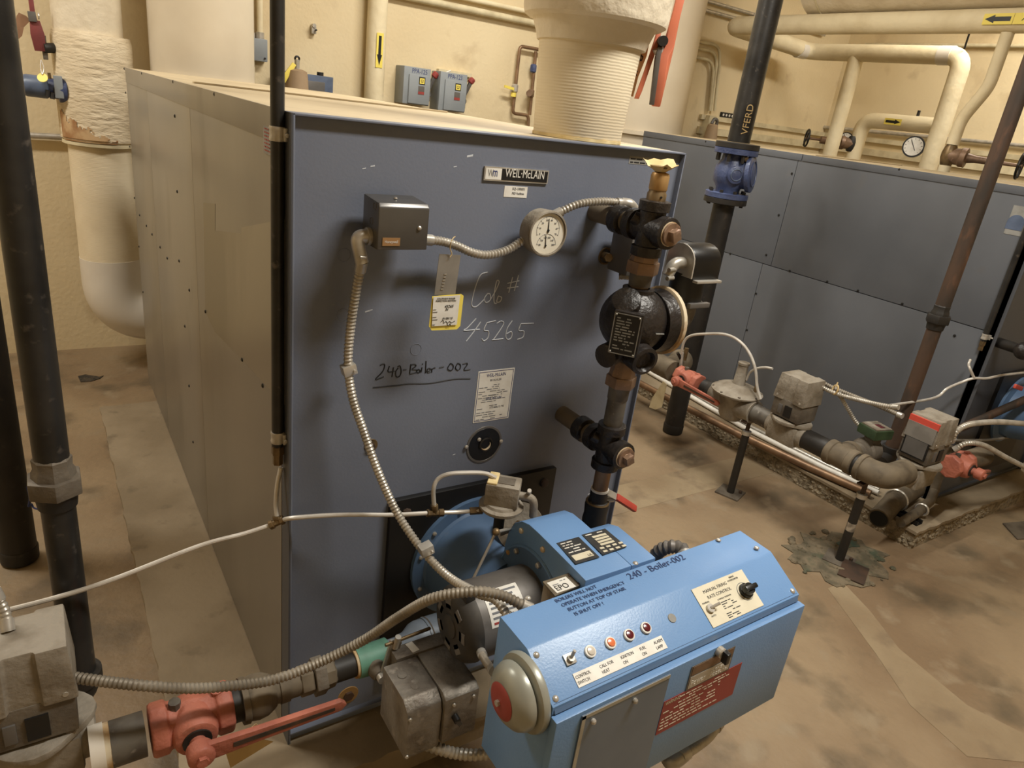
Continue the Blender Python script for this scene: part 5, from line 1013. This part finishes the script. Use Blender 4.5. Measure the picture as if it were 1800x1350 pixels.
# insulated return pipe at the back left
RXp, RYp = -.098, 3.02
t = thing('return_pipe', (RXp, RYp, 0), 'canvas-wrapped pipe with jacketed valve and white elbow behind the near boiler', 'insulated pipe')
B().cyl((RXp-.01, RYp, 1.62), (RXp-.01, RYp, 3.6), .150, n=40).build('upper_wrap', 'canvas_insulation', t)
B().lathe((RXp, RYp, 1.265), Z, [(0, .160), (.01, .174), (.2, .176), (.47, .176), (.50, .168)], 44).build('valve_jacket', 'canvas_wrinkled', t)
B().lathe((RXp, RYp, 1.245), Z, [(0, .160), (.004, .170), (.018, .170), (.022, .160)], 44).build('band', 'strut_cream', t)
B().cyl((RXp, RYp, .60), (RXp, RYp, 1.25), .148, n=44).build('lower_wrap', 'canvas_ribbed', t)
B().bend([(RXp, RYp, .66), (RXp, RYp, .335), (RXp+.20, RYp, .324)], .150, .195, 32, 14).build('elbow', 'white_plastic', t)
B().ring((RXp+.185, RYp, .326), X, .150, .008, 36, 8).build('joint_band', 'white_plastic', t)
vs = []; fs = []; rnd = random.Random(8); NI, NJ = 30, 22
for i in range(NI+1):
    for j in range(NJ+1):
        a = math.radians(200+92*i/NI); z = 1.268+.15*j/NJ; r = .1775 if j > 1 else .172; vs.append(V((RXp+r*math.cos(a), RYp+r*math.sin(a), z)))
for i in range(NI):
    for j in range(NJ):
        if j/NJ < max(.03, .95-.9*(i/NI)**.8)+rnd.uniform(-.13, .05)+.08*math.sin(i*.9): fs.append((i*(NJ+1)+j, (i+1)*(NJ+1)+j, (i+1)*(NJ+1)+j+1, i*(NJ+1)+j+1))
B().add(vs, fs).build('rust_stain', 'canvas_stain', t)
# maroon lever and tags, blue valve at that pipe
t = thing('chain_lever', (-0.2898,2.9500,1.7368), 'maroon valve lever with steel bracket beside the jacketed pipe', 'valve lever')
def bar2(pts, w, m, name, th, parent): return bar(pts, w, m, name, th, parent, (0, 1, 0))
bar2([(-0.3329,2.9300,1.8950),(-0.3317,2.9300,1.8254),(-0.3274,2.9300,1.7836)], [.010, .010, .012], 'lever_maroon', 'upper_arm', .02, t)
bar2([(-0.3269,2.9300,1.7884),(-0.3219,2.9300,1.7320),(-0.3184,2.9300,1.6599)], [.02, .028, .022], 'lever_maroon', 'lower_arm', .02, t)
bar2([(-0.3363,2.9200,1.8244),(-0.3343,2.9200,1.7824)], [.016, .016], 'housing_grey', 'clip', .02, t)
bar2([(-0.3019,2.9400,1.7302),(-0.2992,2.9400,1.6255)], [.012, .010], 'dusty_cast_dark', 'bracket', .02, t)
B().cyl((-0.3053,2.9400,1.6763), (-0.2401,2.9700,1.6826), .022).build('shaft', 'dark_pipe', t); B().ring((-0.3093,2.9300,1.8101), X, .012, .003, 14, 6).build('spring', 'steel', t)
t = thing('brown_tag', (-0.3867,2.9400,1.7580), 'blank brown tag hanging from the maroon valve lever', 'tag'); B().ext([(-0.3849,2.9400,1.8123),(-0.3580,2.9400,1.8026),(-0.3423,2.9400,1.7862),(-0.3721,2.9400,1.7532),(-0.3828,2.9400,1.7159),(-0.4097,2.9400,1.6881),(-0.4376,2.9400,1.7078),(-0.4111,2.9400,1.7331),(-0.3953,2.9400,1.7967)], (0, .003, 0)).build('card', 'tag_brown', t)
t = thing('yellow_tag', (-0.3202,2.8600,1.5487), 'small yellow round tag on a wire loop above the blue actuator', 'tag'); B().lathe((-0.3224,2.8800,1.5452), (-.3, -1, .6), [(0, .022), (.004, .022)], 20).build('disc', 'label_yellow', t)
B().tube([(-0.3205,2.9000,1.6235),(-0.3263,2.8900,1.5912),(-0.3231,2.8800,1.5600),(-0.3133,2.8900,1.5879),(-0.3205,2.9000,1.6235)], .0018, 6).build('wire', 'steel', t)
t = thing('blue_actuator', (-0.3370,2.9800,1.4939), 'blue and grey actuator mounted on the jacketed pipe', 'actuator')
B().cyl((-0.5043,2.9500,1.5084), (-0.3949,2.9500,1.5063), .028).build('shaft_housing', 'pump_blue', t); B().lathe((-0.3997,2.9500,1.5033), (1, 0, -.03), [(0, .046), (.01, .050), (.09, .050), (.10, .042)], 24).build('motor_case', 'pump_blue', t)
B().lathe((-0.3140,2.9500,1.5005), (1, 0, -.03), [(0, .040), (.02, .046), (.05, .046), (.055, .06), (.085, .062), (.09, .05)], 24).build('flange', 'valve_blue', t)
B().obox((-0.2616,2.9000,1.5115), (.018, 0, 0), (0, .01, 0), (0, 0, .05)).build('bracket', 'box_grey', t, .003)
for q in ((-0.3100,2.9000,1.4630), (-0.2925,2.9000,1.4547), (-0.2765,2.9000,1.4768)): B().cyl(q, V(q)+V((.004, 0, .03)), .010, n=8).build('bolt', 'dark_pipe', t)
B().cyl((-0.2936,2.9400,1.5689), (-0.2921,2.9400,1.5390), .007).build('pin', 'tarnished_brass', t); B().cyl((-0.2386,2.9700,1.4796), (-0.2434,2.9800,1.3999), .012).build('drain_stub', 'pump_blue', t)
# ---------------------------------------------------------------- things on the back wall
WY = 3.405
def wall_pipe(name, pts, r, m, label, cat='conduit', group=None, bendr=.08):
    t = thing(name, pts[0], label, cat, group); (B().bend(pts, r, bendr, 12) if len(pts) > 2 else B().cyl(pts[0], pts[1], r, n=14)).build('run', m, t); return t
a = V((-0.4829,3.3700,1.2265)); b_ = V((-0.1944,3.3700,1.2413)); wall_pipe('wall_conduit', [(-1.6, 3.37, a.z-.02), (-.05, 3.37, b_.z)], .016, 'steel', 'shiny conduit low on the wall behind the canvas-wrapped pipe')
t = thing('junction_box', (0.7780,3.3600,1.8112), 'small grey junction box with two conduits above on the back wall', 'junction box')
p0, p1 = V((0.7284,3.3600,1.7522)), V((0.8343,3.3600,1.8744)); B().box((p0.x, 3.34, p0.z), (p1.x, 3.405, p1.z)).build('box', 'box_grey', t, .006)
for q in ((0.7336,3.3350,1.8509), (0.8172,3.3350,1.7707)): B().cyl(q, V(q)+V((0, .01, 0)), .006, n=8).build('screw', 'dark_pipe', t)
for px_, tops in (((0.7466,3.3750,1.8617), 1), ((0.7988,3.3750,1.8693), 1)): B().cyl(px_, (px_[0], 3.375, 3.6), .018, n=14).build('conduit', 'cream_pipe', t); B().cyl(px_, (px_[0], 3.375, px_[2]+.04), .024, n=14).build('connector', 'steel', t)
B().cyl((p0.x+.03, 3.385, p0.z), (p0.x+.03, 3.385, 1.2), .012, n=12).build('conduit', 'cream_pipe', t)
# disconnect switches
def disconnect(tl, tr, bl, knob, txt, label):
    tl, tr, bl = V(tl), V(tr), V(bl); t = thing('disconnect_switch', ((tl.x+tr.x)/2, 3.35, bl.z), label, 'disconnect switch', 'disconnect switches on the back wall')
    x0, x1, z1, z0 = tl.x, tr.x, tl.z, bl.z
    B().box((x0, 3.27, z0), (x1, 3.405, z1)).build('enclosure', 'box_grey', t, .004)
    d = B().box((x0+.035, 3.258, z0+.006), (x1-.004, 3.27, z1-.045)).build('door', 'box_grey', t, .004)
    xc = (x0+x1)/2+.03; zc = z0+(z1-z0)*.56
    k = plate('maker_label', (xc-.022, 3.2575, zc), X, Z, .044, .046, .001, 'label_black', t); plate('yellow_square', (xc-.017, 3.2565, zc+.005), X, Z, .034, .034, .0006, 'label_yellow', k); plate('square_mark', (xc-.009, 3.2559, zc+.013), X, Z, .018, .018, .0005, 'black_ink', k); plate('square_core', (xc-.006, 3.2554, zc+.016), X, Z, .012, .012, .0004, 'label_yellow', k); text('D', (xc-.003, 3.255, zc+.018), X, Z, .010, 'black_ink', k)
    w = plate('warning_label', (xc-.024, 3.2575, zc-.062), X, Z, .044, .052, .001, 'motor_grey', t); plate('red_band', (xc-.024, 3.2566, zc-.060), X, Z, .044, .016, .0005, 'label_red', w)
    text(txt, (x0+.055, 3.2695, z1-.036), X, Z, .040, 'blue_ink', t, wx=.8)
    kn = V(knob); pv = V((x1+.012, 3.33, z0+(z1-z0)*.42))
    h = B().obox((pv+kn)/2, (kn-pv)/2, V((.010, 0, -.006)), (0, .012, 0)).build('lever', 'housing_grey', t, .003)
    B().lathe(kn, (.5, -.2, .8), [(-.02, .016), (-.012, .022), (.012, .022), (.02, .014)], 14).build('knob', 'lens_red' if False else 'label_red', h)
    B().ring((x1+.016, 3.33, z0+.075), Y, .020, .006, 18, 8).build('lock_hasp', 'housing_grey', t); B().box((x1, 3.30, z0+.03), (x1+.02, 3.36, z1*.55+z0*.45)).build('lever_bracket', 'housing_grey', t, .003)
disconnect((1.6844,3.2800,1.8460), (1.8776,3.2800,1.8499), (1.6842,3.2800,1.6173), (1.9345,3.3200,1.8170), 'PPA-125', 'grey disconnect switch with crimson knob lettered PPA-125')
disconnect((1.9502,3.2800,1.8450), (2.1557,3.2800,1.8490), (1.9556,3.2800,1.6018), (2.2182,3.3200,1.8149), 'PPA-123', 'grey disconnect switch under a strut lettered PPA-123')
q = V((1.9834,3.3800,1.8495)); B().box((q.x, 3.37, q.z-.012), (q.x+.26, 3.405, q.z+.012)).build('strut', 'strut_cream', None).name = 'wall_strut'
tag(bpy.data.objects['wall_strut'], 'short cream strut fixed above the lettered PPA-123 switch', 'strut')
t = thing('loose_cable', (2.0288,3.3000,1.8542), 'white cable drooping between the two disconnect switches', 'cable'); B().tube([(1.9624,3.3300,1.8022),(1.9804,3.3000,1.8162),(2.0041,3.3000,1.8404),(2.0371,3.3000,1.8587)], .005, 6).build('cable', 'label_white', t)
# vertical wall pipe with arrow marker
def arrow(parent, c, u, v, L, w, name='flow_marker'):
    c, u, v = V(c), V(u).normalized(), V(v).normalized(); n = u.cross(v)
    k = B().obox(c, u*(L/2), v*(w/2), n*.0008).build(name, 'label_yellow', parent); e = c+n*.001
    B().ext([e-u*L*.42-v*w*.2, e+u*L*.12-v*w*.2, e+u*L*.12-v*w*.38, e+u*L*.44, e+u*L*.12+v*w*.38, e+u*L*.12+v*w*.2, e-u*L*.42+v*w*.2], n*.0006).build('arrow', 'label_black', k); return k
x = (1.5048,3.3200,1.9053)[0]; t = thing('wall_pipe', (x, 3.33, 0), 'cream vertical pipe with yellow down-arrow marker on the back wall', 'insulated pipe')
B().cyl((x, 3.325, 0), (x, 3.325, 3.6), .062, n=28).build('run', 'cream_pipe', t); c = V((1.4895,3.2600,1.9105)); arrow(t, (x, 3.2615, c.z), -Z, X, .20, .045)
q = V((1.1185,3.3900,1.9787)); t = thing('anchor_bracket', (q.x, 3.40, q.z), 'small steel anchor bracket on the bare back wall', 'bracket'); B().box((q.x-.012, 3.37, q.z-.03), (q.x+.016, 3.405, q.z+.012)).build('clip', 'steel', t, .003); B().cyl((q.x, 3.36, q.z+.015), (q.x, 3.405, q.z+.015), .012, n=8).build('nut', 'steel', t); B().cyl((q.x+.01, 3.35, q.z-.008), (q.x+.01, 3.37, q.z-.008), .005, n=8).build('bolt', 'dark_pipe', t)
# pump station seen over the top of the near boiler
t = thing('wall_pump', (1.0976,3.2000,1.6778), 'blue pump enclosure with dark front on the back wall', 'pump'); p0, p1 = V((0.8830,3.2000,1.6371)), V((1.1887,3.2000,1.7143)); zt = V((1.0276,3.2000,1.7170)).z
B().box((p0.x, 3.2, 1.40), (p1.x, 3.36, zt)).build('enclosure', 'pump_blue', t, .004); B().box(((1.0185,3.1900,1.6532)[0], 3.185, 1.42), ((1.1332,3.1900,1.6664)[0], 3.2, zt-.035)).build('dark_front', 'housing_grey', t, .003); B().cyl((p0.x+.25, 3.28, zt), (p0.x+.25, 3.28, zt+.02), .02).build('knob', 'dark_pipe', t)
q = V((0.9367,3.1000,1.6787)); t = thing('capped_valve', (q.x, 3.1, 1.35), 'tan tapered cover with yellow-handled valve behind the near boiler', 'valve'); zt = V((0.9296,3.1000,1.7358)).z
B().lathe((q.x, 3.1, 1.30), Z, [(0, .085), (zt-1.34, .062), (zt-1.31, .056), (zt-1.30, .03)], 28).build('cover', 'tan_cover', t); B().cyl((q.x, 3.1, zt), (q.x, 3.1, zt+.05), .014).build('stem', 'steel', t); B().ring((q.x, 3.1, zt+.055), (0, 1, .2), .012, .006, 14, 6).build('nut', 'dark_pipe', t)
bar2([(0.9139,3.0700,1.7618),(0.8721,3.0700,1.7024),(0.8496,3.0700,1.6605)], [.012, .014, .014], 'label_yellow', 'handle', .01, t)
# copper loop
t = thing('copper_loop', (2.6711,3.3600,1.8746), 'copper pipe loop with yellow-tagged valve on the back wall', 'copper pipe')
B().bend([(2.8399,3.3600,2.0900),(2.6085,3.3600,2.0899),(2.6110,3.3600,1.6373),(2.7545,3.3600,1.6351),(2.7664,3.3600,1.5265)], .012, .03, 12).build('outer_run', 'copper', t); B().cyl((2.7503,3.3600,2.0758), (2.7641,3.3600,1.6400), .012, n=12).build('inner_run', 'copper', t)
for q, m_ in (((2.7461,3.3600,1.9608), 'valve_blue'), ((2.7531,3.3600,1.7904), 'bronze'), ((2.6059,3.3600,1.8090), 'steel')): B().lathe(V(q)-Z*.03, Z, [(0, .016), (.008, .024), (.05, .024), (.058, .016)], 8).build('valve', m_, t)
B().cyl((2.7531,3.3600,1.7904), (2.6954,3.3000,1.7873), .022).build('valve_cap', 'bronze', t); B().obox((2.5377,3.3300,1.8066), (.04, 0, -.005), (0, .006, 0), (0, 0, .009)).build('yellow_handle', 'label_yellow', t); B().cyl((2.5973,3.3550,1.7774), (2.5963,3.3550,1.7500), .02).build('tag_band', 'label_yellow', t)
# conduit runs high on the wall
for k, (p, q, m_, l_) in enumerate((((1.8331,3.3700,2.2538), (2.6685,3.3700,2.2536), 'strut_cream', 'lower painted conduit crossing the back wall behind the canvas riser'), ((2.2017,3.3700,2.3160), (2.6584,3.3700,2.3175), 'cream_pipe', 'upper painted conduit crossing the back wall behind the canvas riser'))):
    p, q = V(p), V(q); d = (q-p)/(q.x-p.x); wall_pipe('wall_conduit', [p-d*.9, p+d*(4.0-p.x)], .022 if k == 0 else .016, m_, l_)
for k, (p, q) in enumerate((((4.2986,3.3700,2.6118), (4.8443,3.3700,2.6048)), ((4.4055,3.3700,2.6796), (4.9877,3.3700,2.6628)))):
    p, q = V(p), V(q); t = wall_pipe('wall_conduit', [p-V((.3, 0, 0)), (6.0 if k else 5.0, 3.37, q.z)], .014, 'steel', ('lower' if k == 0 else 'upper')+' thin steel conduit high on the wall near the cream header pipe')
    B().box((q.x-.03, 3.35, q.z-.02), (q.x, 3.405, q.z+.02)).build('strap', 'steel', t)
for k, pts in enumerate(([(4.1551,3.3700,2.3624),(4.6526,3.3700,2.3814),(4.7397,3.3700,1.8620)], [(4.1684,3.3700,2.3175),(4.6286,3.3700,2.3246),(4.6966,3.3700,1.8577)], [(4.1878,3.3700,2.2514),(4.6089,3.3700,2.2547),(4.6752,3.3700,1.8556)])):
    pts = [V(p) for p in pts]; wall_pipe('wall_conduit', pts, .013, 'strut_cream', ('outermost', 'middle', 'innermost')[k]+' of three painted conduits bending down to the wall panel', group=None, bendr=.12)
p0, p1 = V((4.6536,3.3600,1.6385)), V((4.7499,3.3600,1.8207)); t = thing('wall_panel', (p0.x, 3.36, p0.z-.1), 'cream wall box with a brown tag cover beside the black pipe', 'wall box'); B().box((p0.x, 3.33, p0.z-.1), (p1.x, 3.405, p1.z)).build('box', 'strut_cream', t, .004)
q = V((4.6494,3.3000,1.7018)); B().lathe((q.x, 3.27, q.z-.16), Z, [(0, .07), (.2, .045), (.21, .03)], 20).build('brown_cover', 'tan_cover', t); B().tube([(q.x-.02, 3.27, q.z+.05), (q.x, 3.27, q.z+.09), (q.x+.04, 3.27, q.z+.08), (q.x+.05, 3.28, q.z+.02)], .014, 10).build('hook', 'housing_grey', t)
p0 = V((4.8575,3.3900,1.8237)); t = thing('wall_plate', (p0.x, 3.40, p0.z), 'black and white punched strip on the wall behind the black pipe', 'wall strip'); B().box((p0.x, 3.385, p0.z-.005), (p0.x+.17, 3.405, p0.z+.04)).build('strip', 'label_black', t)
for k in range(4): B().lathe((p0.x+.025+.04*k, 3.385, p0.z+.018), (0, -1, 0), [(0, .011), (.001, .011)], 14).build('hole', 'label_white', t)
# wall mouldings low on the back and right walls
k = 0
for z, th in ((1.78, .02), (1.66, .03)):
    k += 1; o = B().box((4.6, 3.375, z), (6.44, 3.405, z+th*2)).build('trim_%d' % k, 'strut_cream'); struct(o)
    k += 1; o = B().box((6.42, .0, z), (6.45, 3.40, z+th*2)).build('trim_%d' % k, 'strut_cream'); struct(o)
# ---------------------------------------------------------------- cream header pipes at the upper right
HX, HZ = 4.423, 2.495
t = thing('header_pipe', (HX, 2.0, HZ), 'cream header pipe with SPLY marker, elbowing into two drops behind the far boiler', 'insulated pipe')
B().bend([(HX, -1.2, HZ), (HX, 3.1, HZ), (5.489, 3.1, 2.45), (5.489, 1.75, 2.44), (5.489, 1.75, .3)], .067, .12, 24).build('run', 'cream_pipe', t)
B().cyl((5.489, 2.63, 2.44), (5.489, 2.63, .3), .060, n=24).build('drop', 'cream_pipe', t)
for p, d in (((5.37, 3.1, 2.45), X), ((5.489, 1.88, 2.44), Y)): B().cyl(V(p)-V(d)*.05, V(p)+V(d)*.05, .070, n=24).build('elbow_sleeve', 'white_plastic', t)
c = V((4.3560,1.0315,2.4722)); k = arrow(t, (HX-.0680, c.y, HZ), Y, -Z, .165, .058); text('SPLY', (HX-.0700, c.y-.215, HZ+.018), (0, 1, 0), (0, 0, -1), .042, 'black_ink', k); B().obox((HX-.0680, c.y-.235, HZ), (0, .15, 0), (0, 0, .029), (.0008, 0, 0)).build('marker_band', 'label_yellow', k)
t = thing('offset_drop', (HX, 1.0, 1.3), 'slim cream drop with an offset bend above the brass gate valve', 'insulated pipe')
B().bend([(HX, .985, HZ-.062), (HX, .988, 2.14), (HX, 1.082, 1.95), (HX, 1.085, 1.80)], .036, .05, 20).build('upper_run', 'cream_pipe', t); B().cyl((HX, 1.085, .5), (HX, 1.085, 1.675), .036, n=20).build('lower_run', 'cream_pipe', t)
def gate_valve(c, d, label, m):
    c, d = V(c), V(d).normalized(); t = thing('gate_valve', c-Z*.05, label, 'gate valve', 'gate valves with wire handwheels')
    B().lathe(c-Z*.065, Z, [(0, .030), (.02, .038), (.05, .045), (.08, .045), (.11, .038), (.13, .030)], 20).build('body', m, t); B().lathe(c, d, [(0, .045), (.06, .05), (.07, .058), (.10, .058), (.105, .03), (.15, .022), (.22, .02), (.225, .032), (.27, .032), (.275, .012), (.40, .010)], 20).build('bonnet', 'bronze', t)
    w = c+d*.39; hw = B().ring(w, d, .072, .008, 28, 8).build('handwheel', 'black_paint', t); u, v, _ = basis(d)
    for k in range(5): a = 2*math.pi*k/5; B().cyl(w, w+(u*math.cos(a)+v*math.sin(a))*.070+d*.012*(k % 2), .006, n=8).build('spoke', 'black_paint', hw)
    return t
gate_valve((HX, 1.085, 1.735), (.25, -1, -.02), 'brass gate valve with black wire handwheel below the offset drop', 'tarnished_brass')
gate_valve((5.75, 2.62, 1.74), (-.75, .65, 0), 'dark gate valve with black wire handwheel behind the cream drop', 'dark_pipe')
t = thing('marked_branch', (5.789, 2.3, 1.94), 'short cream branch pipe with yellow arrow marker behind the drops', 'insulated pipe'); B().bend([(5.80, 2.60, .4), (5.80, 2.60, 1.95), (5.80, 1.86, 1.955)], .064, .12, 22).build('run', 'cream_pipe', t); c = V((5.7350,2.2914,1.9484)); arrow(t, (5.7345, c.y, 1.953), -Y, Z, .15, .05)
B().cyl((5.80, c.y-.16, 2.0), (5.80, c.y-.16, 2.06), .012).build('test_port', 'dark_pipe', t)
def dial_gauge(c, d, r, label):
    c, d = V(c), V(d).normalized(); t = thing('dial_gauge', c-Z*r, label, 'gauge', 'black-rimmed dial gauges')
    B().lathe(c+d*.02, -d, [(0, r*.86), (0, r), (.02, r*1.02), (.05, r), (.052, r*.5)], 32, cap=True).build('case', 'black_paint', t); k = B().lathe(c+d*.021, d, [(0, r*.86), (.001, r*.86)], 32).build('dial', 'label_white', t)
    u = Z; v = d.cross(Z).normalized(); e = c+d*.0235; B().ext([e-u*r*.5*.7-v*r*.25, e+u*r*.6+v*r*.30, e+u*r*.58+v*r*.36, e-u*r*.37-v*r*.2], d*.001).build('needle', 'black_ink', k)
    b = B()
    for q in range(11): a = math.radians(-135+27*q); w = u*math.cos(a)+v*math.sin(a); b.sweep([e+w*r*.66, e+w*r*.8], .0016, 4)
    b.build('scale', 'black_ink', k); B().cyl(c-d*.03, c-d*.03+V((.06, 0, -.02)), .012).build('stem', 'tarnished_brass', t); return t
dial_gauge((5.6000,1.9734,1.7756), (-.92, -.38, .05), .082, 'black-rimmed dial gauge hanging between the thick cream drops')
dial_gauge((5.7400,2.6785,1.7708), (-.92, -.38, .05), .06, 'small grey dial gauge half hidden by the cream drop')
t = thing('main_duct', (5.0, 1.0, 2.95), 'huge cream insulated main pipe under the ceiling above the header', 'insulated pipe'); B().cyl((HX+.15, -1.5, 2.875), (HX+.15, 2.42, 2.875), .33, n=48).build('run', 'canvas_insulation', t); B().ring((HX+.15, 2.3, 2.875), Y, .332, .006, 48, 6).build('wire_band', 'strut_cream', t)
a = V((6.4200,2.9222,1.8784)); b_ = V((6.4200,1.5369,1.9207)); wall_pipe('wall_conduit', [(6.42, a.y+.6, a.z-.01), (6.42, -.5, b_.z)], .016, 'steel', 'shiny steel conduit along the right wall behind the gauges')
a = V((6.4200,2.2440,2.6378)); wall_pipe('wall_conduit', [(6.42, 3.2, a.z), (6.42, -.5, a.z)], .016, 'strut_cream', 'painted conduit high along the right wall')
t = thing('hanger_rod', (5.0000,1.5149,2.4955), 'thin dark hanger rod below the cream header', 'hanger rod'); B().cyl((5.4000,1.7183,2.6104), (5.4500,1.7458,2.4816), .007, n=8).build('rod', 'dark_pipe', t)
# ---------------------------------------------------------------- pipes lying on the far pad
def rod(name, pts, r, m, label, cat='pipe', group=None): t = thing(name, pts[0], label, cat, group); B().sweep([V(p) for p in pts], r, 14).build('run', m, t); return t
rod('copper_line', [(2.72, 2.4, .135), (2.75, 1.545, .13), (2.80, .90, .125), (2.865, .477, .122), (2.935, .166, .118)], .021, 'copper', 'copper pipe lying along the edge of the rough-edged pad')
rod('steel_rail', [(3.02, 2.5, .115), (3.0, 1.94, .115), (2.93, .98, .115), (2.96, .45, .115), (3.0, .16, .115)], .014, 'label_white', 'white steel rod on the pad beside the copper pipe'); rod('steel_rail', [(3.07, 2.5, .113), (3.05, 1.94, .113), (2.985, .98, .113), (3.01, .45, .113), (3.04, .18, .113)], .012, 'steel', 'bare steel rod on the pad behind the white rod')
t = rod('drain_pipe', [(2.70, -.012, .140), (2.78, .005, .152), (2.88, .03, .158), (3.16, .07, .158)], .047, 'dusty_pipe', 'open-mouthed drain pipe pointing off the pad corner'); B().lathe((2.702, -.012, .140), (-1, -.2, -.15), [(0, .041), (.003, .040)], 20).build('dark_mouth', 'black_paint', t); B().ring((2.93, .04, .158), (1, .15, 0), .050, .007, 24, 6).build('pipe_clamp', 'steel', t)
t = rod('drain_line', [(2.78, -.075, .135), (2.95, -.06, .142), (3.12, -.03, .15), (3.20, .0, .18), (3.22, .02, .30), (3.215, .02, .42)], .022, 'dusty_pipe', 'thin drain pipe clamped next to the open-mouthed drain pipe'); B().ring((3.0, -.055, .144), (1, .15, 0), .027, .006, 20, 6).build('pipe_clamp', 'steel', t)
t = thing('pad_strut', (2.93, -.04, H0), 'black channel strut bolted to the pad under the drain pipes', 'strut'); B().box((2.905, -.095, H0), (2.915, .10, H0+.02)).build('channel_side', 'black_paint', t); B().box((2.945, -.095, H0), (2.955, .10, H0+.02)).build('channel_side', 'black_paint', t); B().box((2.905, -.095, H0), (2.955, .10, H0+.004)).build('channel_base', 'black_paint', t)
# far burner glimpsed at the edge of the frame
t = thing('burner', (OFF+.49, -.1, .3), 'blue burner of the far boiler behind the flexible conduits', 'burner')
B().lathe((OFF+.49, -.002, BZ), (0, -1, 0), [(0, .181), (.012, .181), (.02, .146), (.06, .141), (.12, .125), (.2, .118)], 48).build('blast_tube', 'burner_blue_dark', t); B().ext([(OFF+XF, y, z) for y, z in prof], (.2, 0, 0)).build('fan_housing', 'burner_blue', t, .004); B().lathe((OFF+.295, MY, MZ), X, [(0, .086), (.18, .086)], 40).build('motor', 'motor_grey', t)
B().box((OFF+.243, -.002, .20), (OFF+.742, FY, .775)).build('mounting_plate', 'black_paint', t)
t = thing('slanted_pipe', (3.0948,-0.0600,0.6037), 'thin rusty pipe slanting up past the far burner', 'pipe'); B().cyl((3.1442,-0.0300,0.5470), (3.6364,-0.1200,0.7072), .019, n=16).build('pipe', 'rusty_pipe', t)
t = thing('capped_nipple', (3.2020,-0.0600,0.9587), 'dark capped nipple at the front of the far boiler', 'pipe'); B().cyl((3.2853,0.0100,0.9499), (3.1933,-0.1200,0.9672), .024, n=16).build('nipple', 'dark_pipe', t); B().sph((3.1697,-0.1400,0.9710), .04).build('fitting', 'cast_iron', t)
t = thing('red_lever', (3.2038,-0.1500,0.8052), 'small red lever above the far burner', 'valve lever'); B().obox((3.2128,-0.1600,0.7999), (.045, 0, -.012), (0, .006, 0), (.002, 0, .010)).build('grip', 'grip_red', t, .004)
t = thing('floor_plate', (3.6659,-0.2432,0.0000), 'flat steel plate lying on the floor beyond the pad corner', 'floor plate'); B().ext([(3.6142,-0.2016,0.0010),(3.5160,-0.3138,0.0010),(3.6769,-0.3587,0.0010),(3.8866,-0.2763,0.0010)], (0, 0, .006)).build('plate', 'dusty_cast_dark', t)
for o in list(bpy.data.objects):
    if 'base' in o: del o['base']
